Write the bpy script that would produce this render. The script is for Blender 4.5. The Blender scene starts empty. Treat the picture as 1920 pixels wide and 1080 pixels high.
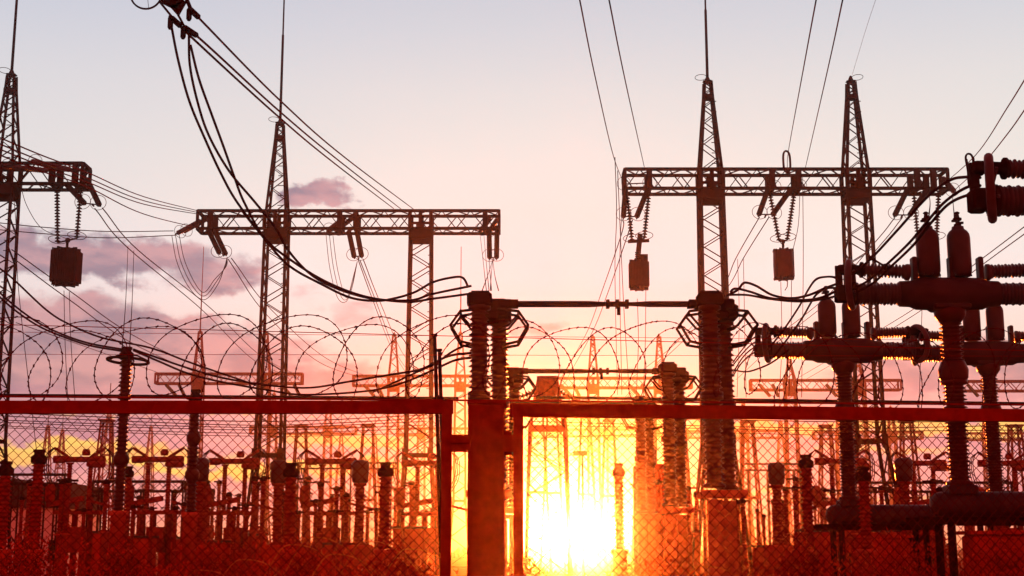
import bpy, math, random
from mathutils import Vector, Matrix
random.seed(7)
R = math.radians
scn = bpy.context.scene
COL = scn.collection

# ---------------------------------------------------------------- camera, sky, sun, exposure
FPX, HOR = 2600.0, 1030.0            # focal length in pixels of the 1920 wide photograph, horizon row
PITCH = math.atan((HOR - 540) / FPX)
EYE = 1.6
cd = bpy.data.cameras.new('camera'); cam = bpy.data.objects.new('camera', cd); COL.objects.link(cam)
cam.location = (0, 0, EYE); cam.rotation_euler = (math.pi / 2 + PITCH, 0, 0)
cd.sensor_width = 36; cd.lens = FPX / 1920 * 36; cd.clip_start = .1; cd.clip_end = 5000
scn.camera = cam
scn.view_settings.view_transform = 'Standard'; scn.view_settings.look = 'None'
scn.view_settings.exposure = 3.0; scn.view_settings.gamma = 1
scn.cycles.volume_bounces = 0; scn.cycles.max_bounces = 4; scn.cycles.diffuse_bounces = 1
scn.cycles.use_denoising = True

def ray(px, py):
    dx = (px - 960) / FPX; dy = (540 - py) / FPX
    c, s = math.cos(PITCH), math.sin(PITCH)
    return Vector((dx, c - dy * s, s + dy * c))
def P(px, py, Y):
    d = ray(px, py); k = Y / d.y
    return Vector((d.x * k, Y, EYE + d.z * k))
def AE(px, py):
    d = ray(px, py).normalized()
    return math.atan2(d.x, d.y), math.asin(d.z)
def lin(c):
    return tuple(((v / 255) / 12.92 if v / 255 <= .04045 else ((v / 255 + .055) / 1.055) ** 2.4) for v in c)

SUN_AZ, SUN_EL = AE(1078, 1006)
SUN_COL = (1.0, .125, .012)
SUN_W = 5.0
HAZE = .00050
HAZE_G = .987

W = bpy.data.worlds.new('World'); scn.world = W; W.use_nodes = True
nt = W.node_tree; nt.nodes.clear(); L = nt.links
def nd(t, **k):
    n = nt.nodes.new(t)
    for a, b in k.items(): setattr(n, a, b)
    return n
def M_(op, a, b=None, c=None, clamp=False):
    n = nd('ShaderNodeMath', operation=op, use_clamp=clamp)
    for i, v in enumerate((a, b, c)):
        if v is None: continue
        if isinstance(v, (int, float)): n.inputs[i].default_value = v
        else: L.new(v, n.inputs[i])
    return n.outputs[0]
def MIX(f, a, b, bt='MIX'):
    n = nd('ShaderNodeMix', data_type='RGBA', blend_type=bt)
    for s, v in ((n.inputs[0], f), (n.inputs[6], a), (n.inputs[7], b)):
        if isinstance(v, (int, float)): s.default_value = v
        elif isinstance(v, tuple): s.default_value = (*v, 1)
        else: L.new(v, s)
    return n.outputs[2]
tc = nd('ShaderNodeTexCoord'); sep = nd('ShaderNodeSeparateXYZ'); L.new(tc.outputs['Generated'], sep.inputs[0])
az = M_('ARCTAN2', sep.outputs[0], sep.outputs[1]); el = M_('ARCSINE', sep.outputs[2])
def cxyz(x, y, z=0.0):
    n = nd('ShaderNodeCombineXYZ')
    for i, v in enumerate((x, y, z)):
        if isinstance(v, (int, float)): n.inputs[i].default_value = v
        else: L.new(v, n.inputs[i])
    return n.outputs[0]
def noise(sx, sy, off, detail=5, rough=.55, dist=0.0):
    n = nd('ShaderNodeTexNoise'); n.inputs['Scale'].default_value = 1
    n.inputs['Detail'].default_value = detail; n.inputs['Roughness'].default_value = rough
    n.inputs['Distortion'].default_value = dist
    L.new(cxyz(M_('MULTIPLY_ADD', az, sx, off), M_('MULTIPLY_ADD', el, sy, off * 1.7)), n.inputs['Vector'])
    return n.outputs['Fac']
def smooth(v, lo, hi):
    n = nd('ShaderNodeMapRange', interpolation_type='SMOOTHSTEP')
    n.inputs['From Min'].default_value = lo; n.inputs['From Max'].default_value = hi
    L.new(v, n.inputs['Value']); return n.outputs[0]
# clear-sky gradient by elevation (colour of the air itself)
EL0, EL1 = 0.0, R(24)
ramp = nd('ShaderNodeValToRGB'); L.new(M_('DIVIDE', el, EL1, clamp=True), ramp.inputs[0])
stops = [(1030, (236, 150, 110)), (960, (232, 160, 140)), (900, (205, 150, 158)), (840, (200, 148, 165)), (790, (222, 172, 165)), (730, (244, 212, 192)),
         (640, (246, 222, 212)), (520, (248, 236, 231)), (400, (247, 235, 226)), (300, (240, 232, 225)),
         (180, (231, 226, 224)), (60, (216, 216, 222)), (-60, (202, 205, 217))]
e = ramp.color_ramp
while len(e.elements) < len(stops): e.elements.new(.5)
for i, (py, c) in enumerate(stops):
    e.elements[i].position = min(1, max(0, AE(960, py)[1] / EL1)); e.elements[i].color = (*lin(c), 1)
sky = ramp.outputs[0]
# left of the frame the air is a little cooler
left = smooth(az, R(2), R(-22))
sky = MIX(M_('MULTIPLY', left, .8), sky, MIX(1.0, sky, (.90, .92, .99), 'MULTIPLY'))
wisp = M_('MULTIPLY', smooth(noise(14, 40, 5.3), .5, .75), smooth(el, R(16), R(6)))
sky = MIX(M_('MULTIPLY', wisp, .45), sky, lin((248, 212, 194)))
sky = MIX(smooth(el, R(26), R(12)), sky, MIX(1.0, sky, (.93, .97, 1.0), 'MULTIPLY'))
# clouds: soft banks broken up by noise
def bank(lst):
    tot = None
    wob = M_('MULTIPLY_ADD', noise(22, 34, 2.1, 6, .6), .09, -.045)
    wob2 = M_('MULTIPLY_ADD', noise(26, 30, 9.1, 6, .6), .045, -.0225)
    A, E = M_('ADD', az, wob), M_('ADD', el, wob2)
    for px, py, rx, ry, w in lst:
        a0, e0 = AE(px, py)
        du = M_('DIVIDE', M_('SUBTRACT', A, a0), rx / FPX); dv = M_('DIVIDE', M_('SUBTRACT', E, e0), ry / FPX)
        d = M_('ADD', M_('MULTIPLY', du, du), M_('MULTIPLY', dv, dv))
        m = M_('MULTIPLY', M_('SUBTRACT', 1, d, clamp=True), w)
        tot = m if tot is None else M_('MAXIMUM', tot, m)
    return tot
b1 = bank([(190, 485, 300, 52, 1), (40, 455, 200, 40, .9), (400, 515, 170, 42, .75), (594, 366, 85, 32, 1.0), (300, 600, 190, 30, .85),
           (80, 680, 560, 140, 1.35), (400, 685, 260, 85, 1.0), (560, 720, 260, 45, .8), (1700, 705, 170, 60, .8), (1850, 700, 160, 70, .9),
           (985, 612, 110, 18, .6), (590, 560, 60, 40, .3), (680, 590, 70, 30, .35), (1560, 740, 200, 30, .5)])
n1 = noise(22, 66, 1.0, 8, .6, .6)
m1 = smooth(M_('ADD', M_('MULTIPLY', b1, .66), M_('MULTIPLY', n1, .78)), .44, .86)
m1 = M_('MULTIPLY', m1, smooth(b1, .0, .25))
ccol = MIX(smooth(noise(20, 50, 3.0, 5), .38, .64), lin((104, 96, 130)), lin((188, 138, 152)))
sky = MIX(M_('MULTIPLY', m1, .90), sky, ccol)
# mauve veil lying low over the yard, torn open in yellow streaks
veil = M_('MULTIPLY', smooth(el, R(7.0), R(5.2)), smooth(el, R(.3), R(2.0)))
vcol = MIX(smooth(noise(9, 60, 6.0, 5), .35, .65), lin((136, 100, 150)), lin((205, 146, 165)))
sky = MIX(M_('MULTIPLY', veil, .8), sky, vcol)
s1 = bank([(150, 850, 420, 26, 1), (420, 885, 300, 18, .9), (640, 830, 240, 22, .8), (1500, 800, 700, 16, 1.1), (1850, 800, 300, 22, 1.0),
           (1050, 790, 240, 14, .7), (700, 880, 260, 20, .8), (1650, 850, 260, 14, .6), (300, 775, 500, 8, .5), (1400, 930, 700, 12, .6)])
n2 = noise(11, 210, 4.0, 7, .62, .5)
m2 = smooth(M_('ADD', M_('MULTIPLY', s1, .6), M_('MULTIPLY', n2, .7)), .54, .82)
m2 = M_('MULTIPLY', m2, smooth(s1, 0, .3))
sky = MIX(M_('MULTIPLY', m2, .92), sky, MIX(smooth(noise(8, 90, 12.0, 4), .4, .6), lin((250, 182, 96)), lin((255, 212, 96))))
# aureole of the low sun in the air far beyond the yard
sd = Vector((math.sin(SUN_AZ) * math.cos(SUN_EL), math.cos(SUN_AZ) * math.cos(SUN_EL), math.sin(SUN_EL)))
vd = nd('ShaderNodeVectorMath', operation='DOT_PRODUCT'); L.new(tc.outputs['Generated'], vd.inputs[0]); vd.inputs[1].default_value = sd
ang = M_('ARCCOSINE', M_('MINIMUM', vd.outputs['Value'], .999999))
suncool = smooth(ang, R(17), R(5))
sky = MIX(suncool, sky, MIX(1.0, sky, (.80, .74, .84), 'MULTIPLY'))
aur = M_('MULTIPLY', M_('POWER', 2.718, M_('MULTIPLY', ang, -1 / R(.62))), 60.0)
sky = MIX(1.0, sky, MIX(1.0, cxyz(aur, aur, aur), (1.0, .62, .25), 'MULTIPLY'), 'ADD')
# red band added low outside the view to redden fronts, masked by dim
back = smooth(sep.outputs[1], .84, .25)
up = smooth(el, R(23), R(42))
off_sun = M_('MAXIMUM', back, up)
sky = MIX(off_sun, sky, MIX(smooth(el, R(8), R(45)), (2.1, .12, .06), (.26, .06, .075)))  # bright red low down, dark overhead
sky = MIX(smooth(el, R(0), R(-2)), sky, (.05, .012, .008))
# air light of the physical sky model, very faint at this hour
ns = nd('ShaderNodeTexSky', sky_type='NISHITA'); ns.sun_disc = False
ns.sun_elevation = SUN_EL; ns.sun_rotation = SUN_AZ
sky = MIX(1.0, sky, MIX(1.0, ns.outputs[0], (.05, .05, .05), 'MULTIPLY'), 'ADD')
bg = nd('ShaderNodeBackground'); L.new(sky, bg.inputs[0]); bg.inputs[1].default_value = .115
wo = nd('ShaderNodeOutputWorld'); L.new(bg.outputs[0], wo.inputs[0])

sl = bpy.data.lights.new('sun', 'SUN'); sun = bpy.data.objects.new('sun', sl); COL.objects.link(sun)
sl.energy = SUN_W; sl.angle = R(.6); sl.color = SUN_COL
sun.rotation_euler = (-sd).to_track_quat('-Z', 'Y').to_euler(); sun.location = (0, 0, 40)

# ---------------------------------------------------------------- materials
def mat(name, c, rough=.6, metal=0.0, var=.35, scale=6.0, bump=0.0, c2=None):
    m = bpy.data.materials.new(name); m.use_nodes = True; t = m.node_tree; b = t.nodes['Principled BSDF']
    tcn = t.nodes.new('ShaderNodeTexCoord'); n = t.nodes.new('ShaderNodeTexNoise'); n.inputs['Scale'].default_value = scale
    n.inputs['Detail'].default_value = 6; t.links.new(tcn.outputs['Object'], n.inputs['Vector'])
    r = t.nodes.new('ShaderNodeValToRGB'); r.color_ramp.elements[0].position = .35; r.color_ramp.elements[1].position = .68
    r.color_ramp.elements[0].color = (*[v * (1 - var) for v in c], 1); r.color_ramp.elements[1].color = (*(c2 or [v * (1 + var) for v in c]), 1)
    t.links.new(n.outputs['Fac'], r.inputs[0]); t.links.new(r.outputs[0], b.inputs['Base Color'])
    b.inputs['Roughness'].default_value = rough; b.inputs['Metallic'].default_value = metal
    b.inputs['Specular IOR Level'].default_value = .08 if rough < .5 else 0.0
    if bump:
        bp = t.nodes.new('ShaderNodeBump'); bp.inputs['Strength'].default_value = bump; t.links.new(n.outputs['Fac'], bp.inputs['Height']); t.links.new(bp.outputs[0], b.inputs['Normal'])
    return m
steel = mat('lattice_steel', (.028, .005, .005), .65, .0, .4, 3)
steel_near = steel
steel_glow = mat('steel_glow_tint', (.20, .014, .008), .6, 0, .4, 9, .2)  # lattice steel with the red sun glow put into its base colour
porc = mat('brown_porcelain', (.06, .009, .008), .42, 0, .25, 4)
gporc = mat('grey_porcelain', (.07, .03, .034), .42, 0, .25, 4)
porc_glow = mat('porcelain_glow_tint', (.19, .016, .008), .5, 0, .25, 4)  # brown porcelain reddened: glow over the low gear painted into its colour
disc = mat('insulator_glass', (.018, .005, .005), .8, 0, .3, 4)
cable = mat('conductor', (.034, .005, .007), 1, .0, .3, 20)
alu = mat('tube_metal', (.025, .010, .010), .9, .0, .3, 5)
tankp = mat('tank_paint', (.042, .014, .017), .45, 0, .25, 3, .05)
fencep = mat('fence_glow_tint', (.20, .010, .005), .6, 0, .18, 22, .2)  # red glow veil over the gate is carried by this colour
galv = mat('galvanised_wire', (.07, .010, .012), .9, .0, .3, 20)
cab = mat('cabinet_glow_tint', (.30, .022, .010), .5, 0, .25, 4)  # reddened so the colour itself carries the glow on low gear
conc = mat('concrete', (.36, .05, .028), .9, 0, .3, 8, .3)  # concrete tinted red, the low glow put into its colour
wallm = mat('pale_render', (.62, .58, .56), .9, 0, .12, 3, .1)
roofm = mat('dark_roof', (.06, .035, .03), .7, 0, .3, 4)
glass = mat('dark_glass', (.02, .02, .025), .1, 0, .1, 2)
grassm = mat('dry_grass', (.45, .09, .02), .8, 0, .5, 12, 0, (.6, .22, .06))  # straw colour pushed to red to hold some of the sunset glow
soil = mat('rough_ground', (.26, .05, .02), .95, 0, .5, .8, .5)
leaf = mat('leaves_glow_tint', (.34, .028, .010), .8, 0, .5, 3)  # foliage reddened, sunset glow painted into its base colour

# ---------------------------------------------------------------- mesh building
class MB:
    def __init__(s): s.v = []; s.f = []; s.sm = []
    def add(s, vs, fs, smooth=False):
        o = len(s.v); s.v += [tuple(v) for v in vs]; s.f += [tuple(i + o for i in f) for f in fs]; s.sm += [smooth] * len(fs)
    def bar(s, p, q, w, w2=None):
        p, q = Vector(p), Vector(q); d = q - p
        if d.length < 1e-6: return
        d.normalize(); a = Vector((0, 0, 1)) if abs(d.z) < .9 else Vector((1, 0, 0))
        u = d.cross(a).normalized(); v = d.cross(u); w /= 2; w2 = (w2 / 2) if w2 else w
        c = [(-1, -1), (1, -1), (1, 1), (-1, 1)]
        s.add([p + u * a * w + v * b * w2 for a, b in c] + [q + u * a * w + v * b * w2 for a, b in c],
              [(0, 1, 2, 3), (7, 6, 5, 4)] + [(i, i + 4, (i + 1) % 4 + 4, (i + 1) % 4) for i in range(4)])
    def angle(s, p, q, w, t=None):                       # rolled L section
        p, q = Vector(p), Vector(q); d = (q - p).normalized(); t = t or w * .16
        a = Vector((0, 0, 1)) if abs(d.z) < .9 else Vector((0, 1, 0))
        u = d.cross(a).normalized(); v = d.cross(u)
        o = [(0, 0), (w, 0), (w, t), (t, t), (t, w), (0, w)]
        s.add([p + u * (a - w / 2) + v * (b - w / 2) for a, b in o] + [q + u * (a - w / 2) + v * (b - w / 2) for a, b in o],
              [tuple(range(5, -1, -1)), tuple(range(6, 12))] + [(i, (i + 1) % 6, (i + 1) % 6 + 6, i + 6) for i in range(6)])
    def box(s, c, d, rot=None, bev=0.0):
        x, y, z = [k / 2 for k in d]; c = Vector(c)
        if bev <= 0:
            vs = [Vector((a * x, b * y, e * z)) for e in (-1, 1) for a, b in ((-1, -1), (1, -1), (1, 1), (-1, 1))]
            fs = [(3, 2, 1, 0), (4, 5, 6, 7)] + [(i, (i + 1) % 4, (i + 1) % 4 + 4, i + 4) for i in range(4)]
        else:
            rings = [(-z, bev), (-z + bev, 0), (z - bev, 0), (z, bev)]; vs = []; n = 8
            for zz, ins in rings:
                X, Y = x - ins, y - ins; k = min(bev, X, Y)
                vs += [Vector((a, b, zz)) for a, b in ((-X + k, -Y), (X - k, -Y), (X, -Y + k), (X, Y - k), (X - k, Y), (-X + k, Y), (-X, Y - k), (-X, -Y + k))]
            fs = [tuple(range(7, -1, -1)), tuple(range(24, 32))]
            for r in range(3): fs += [(r * 8 + i, r * 8 + (i + 1) % 8, r * 8 + 8 + (i + 1) % 8, r * 8 + 8 + i) for i in range(8)]
        if rot is not None: vs = [rot @ v for v in vs]
        s.add([c + v for v in vs], fs)
    def tube(s, pts, r, n=6, r2=None, closed=False):
        pts = [Vector(p) for p in pts]; m = len(pts); rings = []
        prev = None
        for i, p in enumerate(pts):
            if closed: d = pts[(i + 1) % m] - pts[i - 1]
            else: d = pts[min(i + 1, m - 1)] - pts[max(i - 1, 0)]
            d.normalize()
            if prev is None:
                a = Vector((0, 0, 1)) if abs(d.z) < .8 else Vector((1, 0, 0)); u = d.cross(a).normalized()
            else: u = (prev - d * prev.dot(d)).normalized()
            prev = u; v = d.cross(u)
            rr = r if r2 is None else r + (r2 - r) * i / (m - 1)
            rings.append([p + (u * math.cos(2 * math.pi * k / n) + v * math.sin(2 * math.pi * k / n)) * rr for k in range(n)])
        fs = []
        for i in range(m if closed else m - 1):
            j = (i + 1) % m
            fs += [(i * n + k, i * n + (k + 1) % n, j * n + (k + 1) % n, j * n + k) for k in range(n)]
        if not closed: fs += [tuple(range(n - 1, -1, -1)), tuple((m - 1) * n + k for k in range(n))]
        s.add([v for g in rings for v in g], fs, True)
    def lathe(s, prof, o=(0, 0, 0), axis=(0, 0, 1), n=14):
        o = Vector(o); q = Vector((0, 0, 1)).rotation_difference(Vector(axis).normalized()); m = len(prof)
        vs = [o + q @ Vector((r * math.cos(2 * math.pi * k / n), r * math.sin(2 * math.pi * k / n), z)) for r, z in prof for k in range(n)]
        fs = [(i * n + k, i * n + (k + 1) % n, (i + 1) * n + (k + 1) % n, (i + 1) * n + k) for i in range(m - 1) for k in range(n)]
        fs += [tuple(range(n - 1, -1, -1)), tuple((m - 1) * n + k for k in range(n))]
        s.add(vs, fs, True)
    def ring(s, c, ax, Ra, r, sq=1.0, n=28, k=6, arc=1.0):
        q = Vector((0, 0, 1)).rotation_difference(Vector(ax).normalized()); c = Vector(c)
        N = int(n * arc)
        s.tube([c + q @ Vector((Ra * math.cos(2 * math.pi * i / n), Ra * sq * math.sin(2 * math.pi * i / n), 0)) for i in range(N)], r, k, closed=arc >= 1)
    def build(s, name, m, parent=None, loc=None):
        me = bpy.data.meshes.new(name)
        off = Vector(loc) if loc is not None else (Vector(parent.location) if parent is not None and parent.get('_w') else Vector((0, 0, 0)))
        me.from_pydata([tuple(Vector(v) - off) for v in s.v], [], s.f); me.polygons.foreach_set('use_smooth', s.sm)
        me.materials.append(m); me.update()
        o = bpy.data.objects.new(name, me); COL.objects.link(o)
        if parent is not None: o.parent = parent
        elif loc is not None: o.location = loc
        return o
def tag(o, label, cat, group=None):
    o['label'] = label; o['category'] = cat
    if group: o['group'] = group
    return o
def thing(name, label, cat, loc=(0, 0, 0), group=None, world=True):
    o = bpy.data.objects.new(name, None); COL.objects.link(o); o.location = loc; o.empty_display_size = .2
    if world: o['_w'] = 1                                # parts are given in world coordinates
    return tag(o, label, cat, group)
def struct(o, kind='structure'): o['kind'] = kind; return o
def dup(root, loc, label, rz=0, sc=1.0, group=None):
    r = root.copy(); COL.objects.link(r); r.location = loc; r.rotation_euler = (0, 0, rz); r.scale = (sc,) * 3; r['label'] = label
    if group: r['group'] = group
    for ch in list(root.children):
        c = ch.copy(); COL.objects.link(c); c.parent = r
        for g in ch.children:
            d = g.copy(); COL.objects.link(d); d.parent = c
    return r
def smoothpts(pts, k=8):
    pts = [Vector(p) for p in pts]
    if len(pts) == 2: return pts
    out = []; n = len(pts)
    for i in range(n - 1):
        a, b, c, d = pts[max(i - 1, 0)], pts[i], pts[i + 1], pts[min(i + 2, n - 1)]
        if i == 0: a = b * 2 - c
        if i == n - 2: d = c * 2 - b
        for j in range(k):
            t = j / k
            out.append(.5 * ((2 * b) + (c - a) * t + (2 * a - 5 * b + 4 * c - d) * t * t + (3 * b - a - 3 * c + d) * t ** 3))
    out.append(pts[-1]); return out
def sheds(z0, z1, rc, rs, pitch, flange=None):           # ribbed insulator profile along z
    p = []
    if flange: p += [(flange, z0), (flange, z0 + .05), (rc * 1.1, z0 + .06)]; z = z0 + .08; ze = z1 - .08
    else: z, ze = z0, z1
    n = max(1, int((ze - z) / pitch)); h = (ze - z) / n
    for i in range(n):
        a = z + i * h; k = 1.0 if i % 2 == 0 else .93
        p += [(rc, a), (rc, a + h * .35), (rs * k, a + h * .42), (rs * k, a + h * .52), (rc * 1.04, a + h * .85)]
    p.append((rc, ze))
    if flange: p += [(rc * 1.1, z1 - .06), (flange, z1 - .05), (flange, z1)]
    return p

# ---------------------------------------------------------------- ground
def ground_h(x, y): return .10 * math.sin(x * .21 + 1) * math.sin(y * .13) + .05 * math.sin(x * .9) * math.sin(y * .7 + 2)
mb = MB(); NX, NY = 90, 110; X0, X1, Y0, Y1 = -160, 160, -12, 272
mb.add([(X0 + (X1 - X0) * i / NX, Y0 + (Y1 - Y0) * (j / NY) ** 1.4, ground_h(X0 + (X1 - X0) * i / NX, Y0 + (Y1 - Y0) * (j / NY) ** 1.4)) for j in range(NY + 1) for i in range(NX + 1)],
       [(j * (NX + 1) + i, j * (NX + 1) + i + 1, (j + 1) * (NX + 1) + i + 1, (j + 1) * (NX + 1) + i) for j in range(NY) for i in range(NX)], True)
struct(mb.build('ground', soil))

# ---------------------------------------------------------------- lattice portals
def lattice_col(mb, cx, cy, lv, leg, br, step):
    """lv: list of (z, half width) bottom to top"""
    def hw(z):
        for (a, ha), (b, hb) in zip(lv, lv[1:]):
            if z <= b + 1e-6: return ha + (hb - ha) * (z - a) / (b - a)
        return lv[-1][1]
    C = [(-1, -1), (1, -1), (1, 1), (-1, 1)]
    for (a, ha), (b, hb) in zip(lv, lv[1:]):
        for sx, sy in C: mb.angle((cx + sx * ha, cy + sy * ha, a), (cx + sx * hb, cy + sy * hb, b), leg)
    z = lv[0][0]; k = 0; top = lv[-1][0]
    while z < top - .15:
        h = max(step * hw(z) * 2, .22); z2 = min(z + h, top); a, b = hw(z), hw(z2)
        for f in range(4):
            (x0, y0), (x1, y1) = C[f], C[(f + 1) % 4]
            if (k + f // 2) % 2: (x0, y0), (x1, y1) = (x1, y1), (x0, y0)
            mb.bar((cx + x0 * a, cy + y0 * a, z), (cx + x1 * b, cy + y1 * b, z2), br, br * .5)
        z = z2; k += 1
    for z, h in lv:
        for f in range(4):
            (x0, y0), (x1, y1) = C[f], C[(f + 1) % 4]
            mb.angle((cx + x0 * h, cy + y0 * h, z), (cx + x1 * h, cy + y1 * h, z), leg)
def lattice_beam(mb, x0, x1, cy, z0, z1, hy, chord, br, step):
    for y in (cy - hy, cy + hy):
        for z in (z0, z1): mb.angle((x0, y, z), (x1, y, z), chord)
    n = max(2, round((x1 - x0) / step)); d = (x1 - x0) / n
    for i in range(n):
        a, b = x0 + i * d, x0 + (i + 1) * d
        if i % 2: a2, b2 = b, a
        else: a2, b2 = a, b
        mb.bar((a2, cy - hy, z0), (b2, cy - hy, z1), br, br * .5); mb.bar((b2, cy + hy, z0), (a2, cy + hy, z1), br, br * .5)
        mb.bar((a2, cy - hy, z1), (b2, cy + hy, z1), br * .9, br * .5); mb.bar((b2, cy - hy, z0), (a2, cy + hy, z0), br * .9, br * .5)
    for x in (x0, x1):
        for y in (cy - hy, cy + hy): mb.bar((x, y, z0), (x, y, z1), chord)
        for z in (z0, z1): mb.bar((x, cy - hy, z), (x, cy + hy, z), chord)
def portal(label, Y, bx0, bx1, byt, bh, cols, group, hy=.5, leg=.135, br=.066, fine=1.0, extra=()):
    steel = steel_near if fine == 1.0 else steel_glow  # far portals take the steel with glow in its colour
    """cols: (px at beam, spire top row or None, rod top row or None, base half width)"""
    ztop = P(960, byt, Y - hy).z; z0 = ztop - bh
    t = thing('steel_portal', label, 'portal', (P((bx0 + bx1) / 2, byt, Y).x, Y, 0), group)
    XL, XR = P(bx0, byt, Y).x, P(bx1, byt, Y).x
    mb = MB(); lattice_beam(mb, XL, XR, Y, z0, ztop, hy, leg * (.9 if fine == 1 else 1.0), br * 1.05, .62 if fine == 1 else .8)
    for ex in extra:
        X = P(ex, byt, Y).x
        for y in (Y - hy, Y + hy): mb.bar((X, y, z0), (X, y, ztop), leg * 1.6)
        mb.bar((X, Y - hy, z0), (X, Y + hy, z0), leg * 1.2)
    mb.build('beam', steel, t)
    for c in cols:
        px, sp, rod, bw = c[:4]
        X = P(px, byt, Y).x; tw = .46
        mb = MB(); lattice_col(mb, X, Y, [(0, bw), (z0 * .36, tw * 1.18), (z0 - .45, tw), (z0, tw)], leg, br, .62 * fine)
        mb.box((X, Y - tw, z0 - .2), (tw * 2.1, .03, .34)); mb.box((X, Y + tw, z0 - .2), (tw * 2.1, .03, .34))
        # gusset plates at the splice and step bolts on one leg
        for sx in (-1, 1): mb.box((X + sx * tw * 1.18, Y - tw * 1.18 - leg * .3, z0 * .36), (leg * 1.8, .02, leg * 4))
        if fine == 1.0:
            zz = z0 * .38
            while zz < z0 - .6:
                mb.bar((X + tw * .75, Y - tw * 1.05, zz), (X + tw * 1.06, Y - tw * 1.05, zz), .03); zz += .42
            for sx in (-1, 1):
                for sy in (-1, 1): mb.box((X + sx * bw, Y + sy * bw, .12), (.5, .5, .3))
        mb.build('column', steel, t)
        mb = MB()   # knee box where column and beam cross
        for sx in (-1, 0, 1):
            for sy in (-1, 1): mb.bar((X + sx * tw, Y + sy * (hy + .01), z0 - .02), (X + sx * tw, Y + sy * (hy + .01), ztop + .02), leg * 1.15)
        mb.bar((X - tw, Y - hy - .012, z0 + bh * .3), (X + tw, Y - hy - .012, z0 + bh * .3), .1); mb.bar((X - tw, Y + hy + .012, z0 + bh * .3), (X + tw, Y + hy + .012, z0 + bh * .3), .1); mb.bar((X, Y - hy, z0 + bh * .5), (X, Y + hy, z0 + bh * .5), .08); mb.box((X, Y - hy - .05, z0 + bh * .18), (tw * .8, .03, bh * .25)); mb.build('gusset', steel, t)
        if sp:
            zs = P(px, sp, Y).z
            mb = MB(); lattice_col(mb, X, Y, [(ztop, tw * .95), (zs - .9, .17), (zs - .28, .14)], leg * .85, br * .9, .72 * fine)
            mb.box((X, Y, zs - .95), (.42, .42, .16))
            mb.lathe([(.17, zs - .3), (.14, zs - .22), (.05, zs), (.03, zs + .02)], (X, Y, 0), n=8)
            if fine == 1.0:
                zz = ztop + .3
                while zz < zs - 1.2: mb.bar((X + .05, Y - .3, zz), (X + .3, Y - .3, zz), .03); zz += .45
                mb.ring((X + (.28 if px > 1500 else -.28), Y, zs - .05), (0, .2, 1), .24, .012)
            mb.build('spire', steel, t)
            if rod is not None:
                zr = P(px, rod, Y).z; zm = zs + (zr - zs) * .45
                mb = MB(); mb.lathe([(.062, zs - .1), (.055, zm), (.038, zm + .03), (.03, zr - .05), (.006, zr)], (X, Y, 0), n=8)
                mb.build('lightning_rod', steel, t)
    return t, z0, ztop
G1 = 'large lattice portals'
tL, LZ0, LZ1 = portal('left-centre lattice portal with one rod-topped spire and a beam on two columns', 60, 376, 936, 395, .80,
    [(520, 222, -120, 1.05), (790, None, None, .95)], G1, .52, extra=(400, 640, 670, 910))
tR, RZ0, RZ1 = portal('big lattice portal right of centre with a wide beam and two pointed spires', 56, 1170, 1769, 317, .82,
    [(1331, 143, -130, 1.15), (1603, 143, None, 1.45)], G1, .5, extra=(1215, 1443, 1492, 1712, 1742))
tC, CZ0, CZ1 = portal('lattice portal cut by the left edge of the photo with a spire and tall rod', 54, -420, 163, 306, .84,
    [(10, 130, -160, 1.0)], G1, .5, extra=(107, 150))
G2 = 'middle distance lattice portals'
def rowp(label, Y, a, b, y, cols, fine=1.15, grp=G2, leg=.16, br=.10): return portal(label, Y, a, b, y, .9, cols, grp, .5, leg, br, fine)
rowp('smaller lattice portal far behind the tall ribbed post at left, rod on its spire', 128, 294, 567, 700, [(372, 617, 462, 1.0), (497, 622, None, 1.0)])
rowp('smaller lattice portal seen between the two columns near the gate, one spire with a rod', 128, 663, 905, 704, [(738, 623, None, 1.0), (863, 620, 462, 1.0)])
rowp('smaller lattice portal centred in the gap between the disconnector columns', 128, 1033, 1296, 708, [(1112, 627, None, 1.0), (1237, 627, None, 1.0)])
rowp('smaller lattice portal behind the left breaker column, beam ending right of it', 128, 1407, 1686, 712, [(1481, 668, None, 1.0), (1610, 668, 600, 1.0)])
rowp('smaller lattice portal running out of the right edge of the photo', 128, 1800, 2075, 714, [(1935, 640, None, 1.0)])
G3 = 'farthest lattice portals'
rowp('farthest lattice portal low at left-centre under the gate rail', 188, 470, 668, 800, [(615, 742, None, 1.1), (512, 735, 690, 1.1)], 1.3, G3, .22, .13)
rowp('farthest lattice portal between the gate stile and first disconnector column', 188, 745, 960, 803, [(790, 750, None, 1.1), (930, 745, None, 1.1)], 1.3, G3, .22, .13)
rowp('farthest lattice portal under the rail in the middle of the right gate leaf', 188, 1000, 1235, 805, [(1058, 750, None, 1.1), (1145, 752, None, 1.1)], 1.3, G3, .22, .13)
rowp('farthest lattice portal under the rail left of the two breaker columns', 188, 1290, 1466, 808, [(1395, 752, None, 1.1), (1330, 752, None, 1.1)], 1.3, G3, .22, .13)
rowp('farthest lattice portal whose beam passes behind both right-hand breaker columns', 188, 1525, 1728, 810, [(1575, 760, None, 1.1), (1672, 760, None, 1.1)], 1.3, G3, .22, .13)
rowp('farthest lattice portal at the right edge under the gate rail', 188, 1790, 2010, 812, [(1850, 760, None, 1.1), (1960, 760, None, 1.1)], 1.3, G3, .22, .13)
MIDS = [(312, 'left end of the middle portal at left'), (528, 'right end of the middle portal at left'), (683, 'left end of the middle portal near the gate'), (1052, 'left end of the centred middle portal'), (1180, 'middle of the centred middle portal'), (1425, 'left end of the portal behind the left breaker column'), (1550, 'middle of the portal behind the left breaker column'), (1815, 'left end of the middle portal at the right edge')]
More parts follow.
